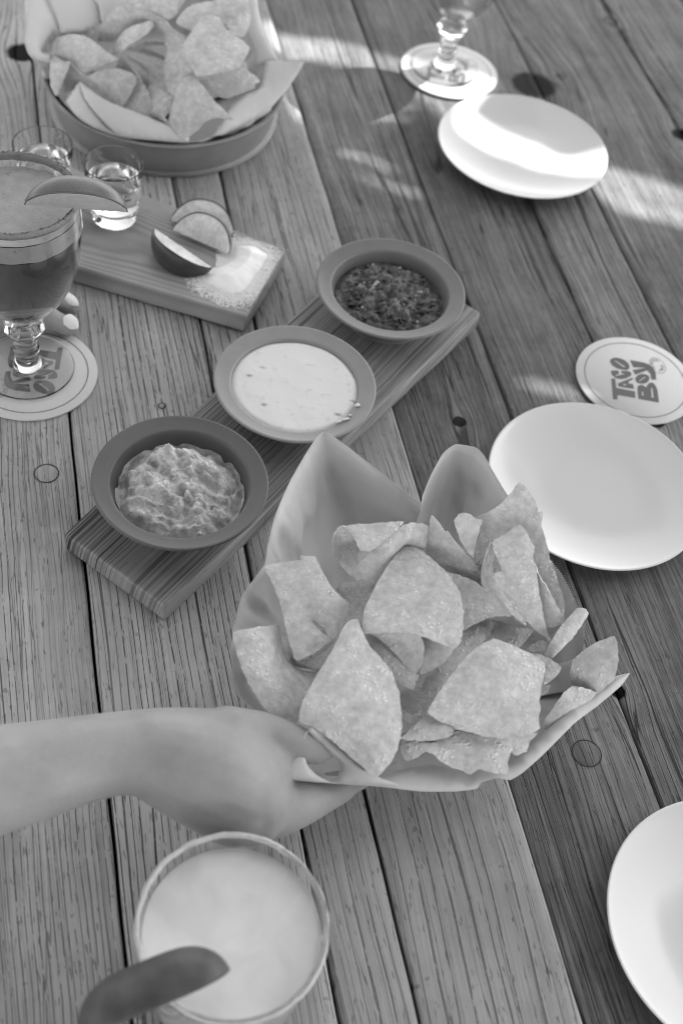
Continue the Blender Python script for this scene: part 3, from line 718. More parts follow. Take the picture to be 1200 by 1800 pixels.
def wedge(tip1, tip2, outd, R, ha, mpeel, label, ex=2.3, mfl=None):
    """segment of a lime: core edge from tip1 to tip2, peel bulging towards outd; half opening ha (deg)"""
    e = empty('lime_wedge', (tip1+tip2)/2); tag(e, label, 'lime wedge')
    c = (tip1+tip2)/2; ax = (tip2-tip1); L = ax.length/2; ax.normalize()
    o = (outd-ax*outd.dot(ax)).normalized(); s = ax.cross(o)
    NA, NP = 28, 14; ha = math.radians(ha)
    def ring(t, f): return R*f*max(0, 1-abs(t)**ex)**.62
    def pt(t, ph, f=1.): rr_ = ring(t, f); return ax*(t*L*1.0)+(o*math.cos(ph)+s*math.sin(ph))*rr_
    V = []; Fc = []
    for i in range(NA+1):
        t = -1+2*i/NA; t = math.copysign(1-(1-abs(t))**1.3, t)
        for j in range(NP+1): V.append(pt(t, -ha+2*ha*j/NP))
    for i in range(NA):
        for j in range(NP): a = i*(NP+1)+j; Fc.append((a, a+1, a+NP+2, a+NP+1))
    po = mk('peel', V, Fc, mpeel, e); mod_solid(po, .0012, 0)
    V = []; Fc = []; NR = 8
    for sg in (-1, 1):
        b0 = len(V)
        for i in range(NA+1):
            t = -1+2*i/NA; t = math.copysign(1-(1-abs(t))**1.3, t)
            for j in range(NR+1):
                f = j/NR; p = pt(t*.985, sg*ha*.97, f*.93)
                p = p - s*sg*(-.0006*math.sin(f*3.1)) + Vector(noise.noise_vector(p*330+c*50))*.0005
                V.append(p)
        for i in range(NA):
            for j in range(NR): a = b0+i*(NR+1)+j; Fc.append((a, a+1, a+NR+2, a+NR+1))
    mk('flesh', V, Fc, mfl or M_flesh, e)
    V = []; Fc = []
    for sg in (-1, 1):
        b0 = len(V)
        for i in range(NA+1):
            t = -1+2*i/NA; t = math.copysign(1-(1-abs(t))**1.3, t)
            for f in (.915, .995): V.append(pt(t*.993, sg*ha*.985, f))
        for i in range(NA): a = b0+i*2; Fc.append((a, a+1, a+3, a+2))
    mk('pith', V, Fc, M_pith, e)
    return e
P1, P2, P3 = mat_peel('peel_dark', .045), mat_peel('peel_mid', .10), mat_peel('peel_bright', .16)
bz = .019
wedge(at(273, 402, bz+.018), at(373, 470, bz+.006), Vector((-.32, -.85, -.25)), .0225, 44, P1, 'lime wedge with dark peel towards the camera, lying against the salt')
wedge(at(304, 404, bz+.006), at(402, 447, bz+.005), Vector((-.05, .85, .55)), .0235, 17, P2, 'lime wedge showing its cut face, in the middle of the three on the board')
wedge(at(300, 388, bz+.004), at(408, 414, bz+.003), Vector((.02, .93, .40)), .0245, 15, P2, 'lime wedge farthest back of the three on the board, mostly hidden')
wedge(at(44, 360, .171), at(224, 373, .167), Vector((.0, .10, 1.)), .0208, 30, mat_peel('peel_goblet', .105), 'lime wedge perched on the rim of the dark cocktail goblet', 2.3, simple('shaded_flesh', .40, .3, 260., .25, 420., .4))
wedge(at(403, 1704, .110), at(140, 1815, .104), Vector((-.10, .25, 1.)), .0190, 42, simple('peel_blurred', .075, .5, 70., .75, spec=.3), 'blurred dark lime wedge on the salted rim of the white cocktail', 3.6)

# ------------------------------------------------------------------ salt heap
SX = at(420, 470, bz); rr = random.Random(11)
poly = [(352, 482), (375, 470), (402, 452), (412, 432), (440, 426), (466, 434), (480, 450), (470, 472), (455, 498), (432, 518), (408, 524), (380, 514), (356, 500)]
cen = at(418, 475, bz)
hp = [at(x+5*noise.noise(Vector((x*.05, y*.05, 1)))+3.5*noise.noise(Vector((x*.22, y*.22, 3))), y+4*noise.noise(Vector((x*.05, y*.05, 7)))+3*noise.noise(Vector((x*.22, y*.22, 9))), bz) for x, y in spline([np.array(p, float) for p in poly], 7, True)]
V, T = cdt_fill([(p.x-cen.x, p.y-cen.y) for p in hp], step=.0012)
A = np.array([(p.x-cen.x, p.y-cen.y) for p in hp]); E_ = np.roll(A, -1, 0)-A
W = []
for v_ in V:
    q = np.array([v_[0], v_[1]]); tt = np.clip(((q-A)*E_).sum(1)/(E_**2).sum(1), 0, 1); d = np.hypot(*(A+E_*tt[:, None]-q).T).min()
    n = noise.noise(Vector((q[0]*900, q[1]*900, 0)))
    W.append((q[0], q[1], -.0004+min(d, .018)/.018*.0062+.0003*n+.0005*noise.noise(Vector((q[0]*120, q[1]*120, 0)))))
M_salt = simple('salt', .93, .5, 1500., .05, 1500., .15, .0003)
salt = mk('salt_heap', W, T, M_salt, loc=(cen.x, cen.y, bz)); tag(salt, 'heap of coarse white salt on the pale board', 'salt', kind='stuff')
V = []; Fc = []
cube = [(-1, -1, -1), (1, -1, -1), (1, 1, -1), (-1, 1, -1), (-1, -1, 1), (1, -1, 1), (1, 1, 1), (-1, 1, 1)]; cf = [(0, 3, 2, 1), (4, 5, 6, 7), (0, 1, 5, 4), (1, 2, 6, 5), (2, 3, 7, 6), (3, 0, 4, 7)]
bx = [at(500, 440, bz), at(434, 552, bz)]
cnt = 0
for k in range(60000):
    if cnt > 9000: break
    px = rr.gauss(418, 42); py = rr.gauss(478, 33)
    if rr.random() < .12: px = rr.uniform(270, 500); py = rr.uniform(420, 560)
    # keep on the board's top
    if (px-504)*(556-437)-(py-437)*(433-504) > -200: continue
    if py > 556+(px-433)*.31-4 or py < 437+(px-504)*.33+4 or py < 392: continue
    if px < 380 and py < 470+(px-270)*.2: continue
    p = at(px, py, bz); q = np.array([p.x-cen.x, p.y-cen.y])
    tt = np.clip(((q-A)*E_).sum(1)/(E_**2).sum(1), 0, 1); d = np.hypot(*(A+E_*tt[:, None]-q).T).min()
    ins = False; j = len(A)-1
    for i in range(len(A)):
        if (A[i][1] > q[1]) != (A[j][1] > q[1]) and q[0] < (A[j][0]-A[i][0])*(q[1]-A[i][1])/(A[j][1]-A[i][1])+A[i][0]: ins = not ins
        j = i
    z = (min(d, .018)/.018*.0062 if ins else 0)+.0002
    if (not ins and rr.random() < d/.014) or (ins and d > .004): continue
    s = rr.uniform(.00018, .00045); R_ = Matrix.Rotation(rr.uniform(0, 3), 3, Vector((rr.random(), rr.random(), 1)))
    b0 = len(V)
    for c_ in cube: w_ = R_ @ Vector((c_[0]*s, c_[1]*s, c_[2]*s*.8)); V.append((q[0]+w_.x, q[1]+w_.y, z+w_.z))
    Fc += [tuple(b0+i for i in f) for f in cf]; cnt += 1
o = mk('salt_grain', V, Fc, M_salt, salt, smooth=False); o['kind'] = 'stuff'

# ------------------------------------------------------------------ shot glasses
def shot(cx, cy, z0, label, H=.0555, hollow=.040):
    e = empty('shot_glass', (cx, cy, z0)); tag(e, label, 'shot glass', 'shot glasses of clear spirit')
    rb, rt = .0190, .0248
    def ro(z): return rb+(rt-rb)*(z/H)**.8
    base = .0105
    prof = [(0, .0), (.015, .0), (.0180, .0006), (.0190, .0025), (ro(.008), .008)]+[(ro(H*k/6), H*k/6) for k in range(2, 6)]+[(rt-.0002, H-.0006), (rt-.0007, H), (rt-.0013, H-.0006)]
    prof += [(ro(H*k/8)-.0016, H*k/8) for k in range(7, 1, -1)]+[(.0158, base+.0012), (.0135, base), (0, base-.0008)]
    V, Fc = lathe(prof, 72, crisp=True); mk('glass_body', V, Fc, M_glass, e)
    zt = H*.72
    V, Fc = lathe([(0, base-.0003), (.0132, base+.0004), (.0155, base+.0016)]+[(ro(z)-.00155, z) for z in np.linspace(.016, zt, 6)]+[(ro(zt)-.0030, zt-.0004), (0, zt-.0005)], 72, crisp=True)
    mk('tequila', V, Fc, M_liq, e); return e
shot(-.2362, .8535, .0192, 'shot glass of clear tequila standing on the pale board, beside the goblet lime')
s2 = at(75, 252, .075)
shot(s2.x, s2.y, .0005+.019*0+.019, 'shot glass farther left, partly hidden behind the cocktail goblet')

# ------------------------------------------------------------------ front white cocktail
FGc = (-.0137, .2435)
e = empty('rocks_glass', (FGc[0], FGc[1], .0002)); tag(e, 'salt rimmed tumbler of white cocktail, blurred, nearest the camera', 'tumbler')
H = .1000; rt = .0478; rb = .0360
def ro(z): return rb+(rt-rb)*(z/H)**.7
prof = [(0, 0), (rb-.003, 0), (rb, .002)]+[(ro(H*k/8), H*k/8) for k in range(1, 8)]+[(rt, H-.001), (rt-.0009, H), (rt-.0017, H-.001)]+[(ro(H*k/8)-.0018, H*k/8) for k in range(7, 1, -1)]+[(rb-.006, .012), (0, .011)]
V, Fc = lathe(prof, 96, crisp=True); mk('glass_body', V, Fc, M_glass, e)
zt = .0880
V, Fc = lathe([(0, .0112), (rb-.0065, .0124)]+[(ro(z)-.00175, z) for z in np.linspace(.024, zt, 8)]+[(ro(zt)-.0030, zt-.0006)], 96)
V2, F2 = disc_grid(ro(zt)-.0030, 96, 20)
V2 = [(x, y, zt-.0006+.0006*noise.noise(Vector((x*60, y*60, 2)))) for x, y, z in V2]; b0 = len(V)
g = G('white_cocktail'); v = g.co()
kk = g.math('MULTIPLY_ADD', g.ramp(g.noise(v, 34., 3., .55, .5), .35, .7), .10, .68)
mk('cocktail', V+V2, Fc+[tuple(b0+i for i in f) for f in F2], g.set(kk, rough=.3, spec=.4), e)
V, Fc = lathe([(rt+.0001, H-.0035), (rt+.0008, H-.002), (rt+.0004, H+.0004), (rt-.0008, H+.0010), (rt-.0018, H+.0002), (rt-.0020, H-.0015)], 160)
W = []
for (x, y, z) in V:
    k = 1+.018*noise.noise(Vector((x*110, y*110, z*100))); W.append((x*k, y*k, z+.0009*noise.noise(Vector((x*220, y*220, 9))) - (.004*max(0, (x*.9-y*.3)/.05)**.5)))
mk('salted_rim', W, Fc, simple('rim_salt', .50, .5, 300., .3), e)

# ------------------------------------------------------------------ sheets traced in the photo and laid at their real heights
def sheet(patches, step=.0042, rough_edge=.0004, wav=.0009, seed=0, sm=3, dz=0):
    """patches: list of (outline [(px,py,z)..], bulge) -> verts, tris"""
    AV = []; AF = []
    for (ol, bulge) in patches:
        P3 = np.array([list(at(x, y, z+dz)) for x, y, z in ol])
        c = P3.mean(0); U_, S_, Vt = np.linalg.svd(P3-c); e1, e2, nn = Vt[0], Vt[1], Vt[2]
        if nn @ (CAM-c) < 0: nn = -nn
        if np.cross(e1, e2) @ nn < 0: e2 = -e2
        Q = np.c_[(P3-c) @ e1, (P3-c) @ e2, (P3-c) @ nn]
        # resample with rounded corners kept tight
        out = []
        n = len(Q)
        for i in range(n):
            a, b = Q[i], Q[(i+1) % n]; L = np.linalg.norm(b-a); m = max(1, int(L/.0022))
            pa, pb = Q[i-1], Q[(i+2) % n]
            for k in range(m):
                t = k/m; cr = .5*((2*a)+(-pa+b)*t+(2*pa-5*a+4*b-pb)*t*t+(-pa+3*a-3*b+pb)*t**3)
                lin = a*(1-t)+b*t; q = lin*.55+cr*.45
                jit = noise.noise(Vector((q[0]*420+seed, q[1]*420, seed*1.7)))*rough_edge*2
                ed = (b-a)/(L+1e-9); q = q+np.array([ed[1], -ed[0], 0])*jit
                out.append(q)
        out = np.array(out)
        V, T = cdt_fill([tuple(p[:2]) for p in out], step=step)
        VA = np.array([[v[0], v[1]] for v in V]); S = out[:, :2]; E = np.roll(S, -1, 0)-S; L2 = (E**2).sum(1)+1e-15
        H_ = []; D = []
        for q in VA:
            tt = np.clip(((q-S)*E).sum(1)/L2, 0, 1); pr_ = S+E*tt[:, None]; d = np.hypot(*(pr_-q).T)
            hz = out[:, 2]*(1-tt)+np.roll(out[:, 2], -1)*tt; w_ = 1/(d+4e-4)**1.9
            H_.append((hz*w_).sum()/w_.sum()); D.append(d.min())
        D = np.array(D); dm = max(D.max(), 1e-6); H_ = np.array(H_)+bulge*.62*(D/dm)**1.0*(2-(D/dm))*.9
        b0 = len(AV)
        for q, h_ in zip(VA, H_):
            w_ = noise.noise(Vector((q[0]*45+seed*3.1, q[1]*45, seed)))*wav+noise.noise(Vector((q[0]*160+seed, q[1]*160, 2)))*wav*.35
            p = c+e1*q[0]+e2*q[1]+nn*(h_+w_); AV.append(tuple(p))
        AF += [tuple(b0+i for i in t) for t in T]
    return AV, AF
def slab(V, T, th):
    N = [Vector() for _ in V]; cnt = {}
    for t in T:
        n = (V[t[1]]-V[t[0]]).cross(V[t[2]]-V[t[0]])
        for i in t: N[i] += n
        for a, b in ((t[0], t[1]), (t[1], t[2]), (t[2], t[0])): cnt[(a, b)] = 1
    N = [n.normalized() if n.length > 0 else Vector((0, 0, 1)) for n in N]; m = len(V)
    B = [v-n*th for v, n in zip(V, N)]; F = [tuple(t) for t in T]+[(t[2]+m, t[1]+m, t[0]+m) for t in T]; X = []
    for (a, b) in cnt:
        if (b, a) not in cnt:
            k = 2*m+len(X); X += [V[a], V[b], B[b], B[a]]; F.append((k+1, k, k+3, k+2))
    return V+B+X, F
NCH = [0]
def chip(label, *patches, mat=None, grp=None):
    NCH[0] += 1
    zm, zk = (.090, 1.25) if mat is None else (.058, 1.45)
    patches = [([(a, b, max(.012, zm+(z_-zm)*zk)) for a, b, z_ in ol], bl) for ol, bl in patches]
    AV, AF = sheet(patches, seed=NCH[0]*1.37)
    c = np.array(AV).mean(0)
    V, Fc = slab([Vector(p)-Vector(c) for p in AV], AF, .0011)
    o = mk('tortilla_chip', V, Fc, mat or M_chip, loc=tuple(c)); tag(o, label, 'tortilla chip', grp or 'tortilla chips in the near basket'); return o
def Z(z, *pts): return [(p[0], p[1], p[2] if len(p) > 2 else z) for p in pts]

# ---- near parchment
def radial(rim, bc, br, zb, rings=18, p1=.85, p2=1.25, wr=.0016, seed=1., serr=(), clampr=False):
    R = []; n = len(rim)
    for i in range(n):
        a, b = np.array(rim[i], float), np.array(rim[(i+1) % n], float); pa, pb = np.array(rim[i-1], float), np.array(rim[(i+2) % n], float)
        m = max(1, int(np.linalg.norm((b-a)[:2])/(5 if i not in serr else 2.2)))
        for k in range(m):
            t = k/m; cr = .5*((2*a)+(-pa+b)*t+(2*pa-5*a+4*b-pb)*t*t+(-pa+3*a-3*b+pb)*t**3)
            q = (a*(1-t)+b*t)*.5+cr*.5
            if i in serr and k % 2: q = q+np.array([3.2, -.5, 0])*(1 if bc[0] < q[0] else -1)
            R.append(at(*q))
    N = len(R); V = []; Fc = []; cen = Vector((bc[0], bc[1], zb))
    for s_ in range(rings+1):
        s = s_/rings
        for i, r_ in enumerate(R):
            d = Vector((r_.x-cen.x, r_.y-cen.y, 0)); L = d.length; d.normalize(); B = cen+d*min(br, L*.7)
            x = B.lerp(Vector((r_.x, r_.y, 0)), s**p1); z = zb+(r_.z-zb)*s**p2
            ang = math.atan2(d.y, d.x)
            w_ = (noise.noise(Vector((math.cos(ang)*4, math.sin(ang)*4, s*1.3+seed)))*wr*2.4+noise.noise(Vector((math.cos(ang)*13, math.sin(ang)*11, s*2+seed)))*wr)*math.sin(math.pi*min(1, s*1.0)) 
            cr = abs(noise.noise(Vector((math.cos(ang)*7+seed, math.sin(ang)*7, s*2.6))))-abs(noise.noise(Vector((math.cos(ang)*3, math.sin(ang)*3+seed, s*4.5))))
            w_ += cr*.0120*math.sin(math.pi*s)**.8
            q = Vector((x.x+d.x*w_, x.y+d.y*w_, z+w_*.4))
            if clampr and q.z < .0365:
                e_ = Vector((q.x-cen.x, q.y-cen.y)); lim = .0985+.0075*max(0, q.z)/.036
                if e_.length > lim: e_ = e_.normalized()*lim; q.x = cen.x+e_.x; q.y = cen.y+e_.y
            V.append(tuple(q))
    for s_ in range(rings):
        for i in range(N): j = (i+1) % N; Fc.append((s_*N+i, s_*N+j, (s_+1)*N+j, (s_+1)*N+i))
    V.append(tuple(cen)); k0 = len(V)-1
    for i in range(N): Fc.append((k0, (i+1) % N, i))
    return V, Fc
rimF = [(407, 1160, .085), (411, 1100, .088), (427, 1045, .094), (465, 992, .100), (470, 960, .105), (484, 905, .112), (510, 845, .112), (545, 785, .114), (569, 758, .115), (612, 786, .114),
        (655, 820, .112), (700, 855, .108), (740, 884, .103), (742, 872, .103), (757, 835, .108), (778, 797, .111), (800, 781, .112), (835, 786, .112), (850, 800, .112), (866, 828, .110), (893, 872, .108),
        (925, 900, .105), (955, 940, .100), (966, 985, .100), (985, 1010, .098), (1005, 1050, .095), (1012, 1072, .092), (1023, 1100, .088), (1024, 1150, .084), (1040, 1175, .080), (1060, 1200, .078), (1082, 1194, .080), (1106, 1183, .082),
        (1090, 1206, .078), (1050, 1240, .073), (1010, 1270, .070), (980, 1300, .067), (950, 1330, .064), (918, 1358, .062), (896, 1371, .060), (875, 1367, .062), (848, 1374, .062), (838, 1386, .060), (800, 1391, .059), (740, 1391, .060),
        (680, 1384, .062), (620, 1379, .064), (560, 1375, .067), (520, 1371, .070), (484, 1366, .074), (505, 1340, .075), (500, 1300, .078), (470, 1265, .080), (420, 1225, .083)]
V, Fc = radial(rimF, (.062, .452), .055, .030, serr=(23, 24, 25, 26, 27))
pf = mk('parchment_sheet', V, Fc, M_paper); mod_solid(pf, .0002, 0)
tag(pf, 'crumpled parchment sheet cradling the near chips, held up by the hand', 'parchment')
AV, AF = sheet([(Z(0, (484, 1366, .0775), (500, 1342, .080), (520, 1312, .086), (541, 1284, .093), (536, 1300, .090), (534, 1322, .085), (540, 1345, .080), (556, 1362, .076), (580, 1376, .0725), (525, 1372, .0745)), .002),
                (Z(0, (541, 1284, .092), (548, 1279, .0925), (570, 1296, .089), (600, 1322, .084), (640, 1355, .077), (700, 1380, .068), (640, 1381, .068), (590, 1376, .071), (600, 1345, .076), (575, 1320, .082)), .0015)], rough_edge=.0001, wav=.0004)
o = mk('folded_flap', AV, AF, M_paper, pf); mod_solid(o, .0002, 0)
AV, AF = sheet([(Z(0, (560, 1375, .0675), (620, 1379, .0645), (680, 1384, .0625), (740, 1391, .0605), (800, 1391, .0595), (838, 1386, .0605), (845, 1375, .0622), (875, 1367, .0625), (896, 1371, .0605), (918, 1358, .0625),
   (950, 1330, .0645), (980, 1300, .0675), (1010, 1270, .0705), (1050, 1240, .0735), (1090, 1206, .0785), (1106, 1183, .0825), (1082, 1194, .082), (1055, 1214, .0785), (1020, 1236, .075), (985, 1262, .071), (955, 1288, .067), (925, 1318, .064), (893, 1344, .062), (840, 1352, .061), (770, 1345, .060), (710, 1352, .0605), (670, 1368, .062), (610, 1366, .0655)), .0015)], rough_edge=.0001, wav=.0008)
o = mk('turned_lip', AV, AF, M_paper, pf); mod_solid(o, .0002, 0)

# ---- near chips
chip('large chip on top at the centre of the near basket', (Z(.105, (714, 957, .108), (740, 966, .110), (780, 1002, .112), (805, 1035, .112), (814, 1070, .110), (814, 1110, .108), (809, 1130, .107), (795, 1142, .106), (760, 1124, .110), (722, 1112, .111), (685, 1109, .110), (636, 1113, .106), (641, 1070, .108), (657, 1035, .108), (680, 995, .109), (702, 968, .108)), .004))
chip('pointed chip jutting right from under the central chip', (Z(.1, (770, 1005, .102), (800, 1008, .103), (834, 1022, .104), (873, 1050, .103), (899, 1081, .101), (880, 1084, .101), (855, 1087, .100), (815, 1107, .098), (790, 1115, .095), (760, 1060, .095)), .003))
chip('tall pointed chip standing behind the central chip', (Z(.11, (759, 906, .122), (770, 918, .120), (781, 934, .118), (786, 932, .118), (806, 960, .113), (830, 985, .108), (846, 1012, .102), (849, 1036, .098), (810, 1020, .096), (775, 1005, .096), (746, 968, .104), (751, 935, .114)), .002))
chip('curled chip rolled over at the upper left of the near basket',
     (Z(.1, (603, 926, .118), (630, 921, .121), (660, 919, .122), (710, 917, .121), (690, 938, .120), (655, 966, .114), (643, 970, .112), (632, 967, .112), (626, 950, .115), (617, 936, .117)), .003),
     (Z(.1, (604, 926, .1175), (593, 931, .113), (585, 950, .106), (588, 975, .100), (600, 996, .097), (616, 1013, .094), (640, 990, .092), (660, 966, .093), (643, 971, .094), (632, 967, .098), (626, 950, .106), (617, 936, .114)), -.004))
chip('long arched chip strip lying across the curled chip', (Z(.11, (616, 1010, .103), (640, 982, .109), (668, 955, .115), (690, 938, .119), (706, 924, .121), (728, 918, .120), (752, 925, .117), (746, 968, .108), (714, 958, .107), (698, 975, .106), (680, 997, .104), (660, 1030, .100), (640, 1042, .098)), .005))
chip('small chip tip showing under the arched strip', (Z(.09, (642, 1010, .101), (665, 1006, .103), (672, 1015, .103), (661, 1032, .101), (650, 1022, .100)), .001))
chip('shaded chip deep in the gap left of the centre', (Z(.08, (590, 1034, .080), (618, 1018, .082), (645, 1046, .084), (660, 1050, .084), (640, 1100, .080), (612, 1100, .076), (600, 1055, .076)), .001))
chip('cracked chip folded over at the left of the near basket',
     (Z(.1, (465, 995, .104), (495, 988, .108), (529, 984, .110), (528, 977, .110), (554, 979, .110), (566, 1005, .109), (580, 1028, .107), (598, 1048, .104), (612, 1059, .101), (614, 1075, .099), (605, 1097, .097), (588, 1123, .096), (575, 1117, .097), (570, 1104, .098), (548, 1089, .099), (566, 1112, .098), (581, 1124, .096), (556, 1146, .097), (521, 1161, .096), (509, 1130, .098), (499, 1092, .100), (492, 1060, .103), (480, 1028, .104)), .006))
chip('curved chip edge shaded beneath the cracked chip', (Z(.08, (498, 1112, .088), (507, 1138, .088), (523, 1163, .087), (552, 1158, .088), (588, 1130, .088), (602, 1112, .086), (585, 1155, .080), (560, 1178, .078), (520, 1172, .080), (500, 1150, .082)), -.003))
chip('wide curved chip at the lower left rim of the near basket', (Z(.09, (410, 1113, .098), (442, 1103, .100), (490, 1099, .096), (493, 1120, .092), (498, 1148, .086), (510, 1165, .082), (530, 1178, .080), (558, 1184, .082), (545, 1215, .084), (532, 1245, .084), (524, 1266, .083), (511, 1280, .083), (491, 1275, .084), (465, 1245, .088), (437, 1202, .092), (420, 1162, .096)), .007))
chip('big speckled triangular chip at the front left of the near basket', (Z(.095, (611, 1092, .108), (628, 1088, .109), (634, 1105, .108), (650, 1135, .105), (668, 1155, .104), (688, 1180, .102), (700, 1215, .099), (706, 1255, .096), (705, 1290, .093), (698, 1318, .090), (684, 1344, .087), (665, 1364, .084), (651, 1361, .084), (620, 1334, .087), (581, 1300, .090), (554, 1278, .092), (525, 1267, .093), (529, 1240, .096), (550, 1198, .100), (573, 1160, .103), (590, 1130, .105), (602, 1108, .107)), .008))
chip('folded chip showing its shaded underside below the central chip', (Z(.09, (650, 1112, .104), (690, 1108, .106), (735, 1112, .107), (744, 1135, .103), (741, 1168, .097), (726, 1186, .093), (700, 1155, .097), (675, 1130, .101)), -.003))
chip('chip corner below the central chip, to the right of the fold', (Z(.09, (735, 1112, .102), (796, 1142, .103), (782, 1163, .098), (760, 1178, .095), (738, 1186, .093), (742, 1150, .098)), .001))
chip('narrow chip with a downward tip between the two biggest chips', (Z(.09, (640, 1108, .100), (665, 1122, .099), (695, 1152, .096), (722, 1181, .094), (736, 1187, .093), (731, 1198, .092), (726, 1212, .091), (708, 1206, .091), (690, 1190, .092), (668, 1158, .095)), .002))
chip('long shaded chip running down the middle of the near basket', (Z(.08, (825, 1090, .088), (868, 1092, .088), (860, 1115, .086), (838, 1140, .084), (800, 1175, .082), (775, 1210, .080), (748, 1248, .078), (728, 1258, .077), (700, 1240, .076), (706, 1215, .078), (735, 1215, .080), (755, 1180, .083), (795, 1140, .087)), .002))
chip('broad smooth chip at the lower right of the near basket', (Z(.1, (751, 1251, .094), (779, 1205, .098), (807, 1168, .102), (838, 1137, .105), (866, 1123, .106), (884, 1128, .106), (921, 1143, .105), (957, 1166, .103), (952, 1205, .101), (948, 1230, .099), (949, 1250, .098), (946, 1264, .097), (949, 1280, .095), (935, 1290, .094), (907, 1297, .093), (878, 1297, .092), (839, 1291, .091), (807, 1284, .090), (788, 1274, .090), (774, 1269, .091)), .006))
chip('pointed chip corner peeking out right of the broad smooth chip', (Z(.1, (935, 1148, .099), (965, 1158, .100), (986, 1173, .099), (976, 1188, .097), (963, 1201, .095), (940, 1205, .094)), .001))
chip('tiny chip corner just under the right side of the broad chip', (Z(.09, (935, 1210, .088), (967, 1204, .090), (962, 1215, .089), (948, 1224, .087), (930, 1225, .086)), .001))
chip('small flat chip left of the broad chip, near the bottom', (Z(.09, (722, 1280, .086), (737, 1268, .087), (751, 1258, .088), (775, 1270, .089), (796, 1281, .088), (796, 1290, .087), (779, 1299, .086), (750, 1302, .085), (715, 1300, .085), (704, 1298, .085)), .002))
chip('wavy chip at the very bottom of the near basket', (Z(.08, (701, 1315, .079), (705, 1303, .081), (735, 1300, .083), (759, 1306, .083), (790, 1292, .084), (805, 1284, .085), (850, 1294, .085), (910, 1297, .084), (900, 1318, .080), (891, 1340, .077), (893, 1360, .074), (865, 1358, .075), (839, 1352, .076), (827, 1361, .074), (813, 1355, .075), (788, 1347, .077), (773, 1338, .079), (762, 1327, .081), (750, 1321, .082), (734, 1330, .079), (717, 1338, .076), (706, 1328, .077)), .004))
chip('light chip corner behind the small flat chip', (Z(.08, (700, 1250, .084), (725, 1256, .085), (748, 1246, .086), (753, 1258, .086), (735, 1272, .084), (706, 1290, .082), (700, 1275, .082)), .001))
chip('narrow folded chip standing tall at the right of the near basket', (Z(.11, (864, 953, .121), (890, 937, .123), (913, 922, .125), (927, 940, .123), (939, 962, .120), (936, 977, .119), (943, 1010, .115), (948, 1045, .110), (955, 1085, .104), (962, 1110, .099), (968, 1127, .096), (944, 1110, .099), (925, 1094, .102), (913, 1080, .104), (902, 1052, .108), (888, 1021, .112), (876, 987, .117)), .004))
chip('chip leaning on the right side of the tall folded chip', (Z(.1, (938, 990, .112), (946, 1012, .112), (961, 1034, .110), (978, 1064, .106), (992, 1090, .101), (982, 1099, .099), (957, 1103, .098), (945, 1060, .103), (935, 1010, .109)), .002))
chip('hollow shaded half of the tall folded chip, on its left', (Z(.1, (864, 953, .119), (857, 970, .114), (851, 990, .110), (847, 1012, .106), (849, 1034, .103), (873, 1050, .101), (899, 1080, .098), (925, 1100, .095), (922, 1085, .093), (905, 1050, .092), (890, 1010, .095), (876, 975, .105)), -.006))
chip('tall curved chip rising highest at the right, in front of the plate', (Z(.12, (893, 871, .128), (913, 847, .132), (927, 859, .131), (940, 880, .128), (945, 900, .126), (954, 897, .125), (952, 925, .122), (960, 953, .117), (967, 985, .112), (978, 1015, .107), (992, 1060, .100), (990, 1085, .096), (970, 1060, .099), (945, 1010, .103), (900, 1000, .104), (860, 1010, .100), (846, 1008, .099), (833, 985, .102), (842, 938, .110), (836, 912, .117), (873, 891, .123)), .004))
chip('short blunt chip leaning left of the tallest chip', (Z(.11, (797, 914, .121), (806, 904, .123), (815, 901, .124), (826, 905, .123), (838, 911, .122), (848, 914, .121), (840, 940, .117), (835, 960, .113), (831, 981, .109), (814, 959, .112), (803, 936, .117)), .003))
chip('slanted chip strip at the right edge of the near basket', (Z(.1, (1016, 1068, .106), (1030, 1070, .105), (1034, 1078, .104), (1026, 1093, .103), (1009, 1118, .101), (990, 1138, .099), (970, 1157, .097), (956, 1151, .097), (968, 1126, .100), (984, 1102, .103), (1000, 1083, .105)), .004))
chip('upright chip with a high corner at the far right', (Z(.09, (1079, 1118, .097), (1086, 1137, .096), (1086, 1160, .093), (1080, 1194, .087), (1064, 1208, .083), (1045, 1221, .080), (1024, 1213, .079), (1003, 1200, .080), (1001, 1180, .084), (1006, 1160, .088), (1026, 1143, .092), (1050, 1127, .095)), .004))
chip('chip lying low against the right wall of the parchment', (Z(.08, (1006, 1206, .085), (1024, 1209, .085), (1049, 1218, .082), (1030, 1240, .077), (1000, 1262, .073), (975, 1280, .071), (955, 1282, .070), (958, 1262, .073), (975, 1238, .078), (990, 1218, .083)), .002))
chip('dim chip in the dark hollow below the folded chip', (Z(.08, (850, 1088, .086), (880, 1092, .088), (905, 1103, .088), (936, 1107, .088), (915, 1137, .084), (895, 1133, .084), (868, 1120, .085), (845, 1110, .084)), .002))
chip('tiny pale sliver in the hollow beside the strip chip', (Z(.08, (925, 1142, .080), (945, 1126, .083), (960, 1128, .084), (955, 1142, .082), (938, 1146, .080)), .001))
chip('thin stacked chip edges below the broad chip', (Z(.08, (886, 1300, .083), (945, 1289, .086), (930, 1302, .083), (925, 1322, .078), (903, 1328, .076)), .001))
chip('buried chip at the left bottom of the pile', (Z(.06, (560, 1040, .050), (650, 1020, .052), (670, 1150, .048), (550, 1170, .046)), -.002))
chip('buried chip at the bottom middle of the pile', (Z(.06, (660, 1120, .052), (790, 1100, .054), (840, 1260, .048), (720, 1300, .046)), -.002))
chip('buried chip at the bottom right of the pile', (Z(.06, (800, 1040, .058), (940, 1080, .054), (950, 1260, .046), (820, 1280, .044)), -.002))

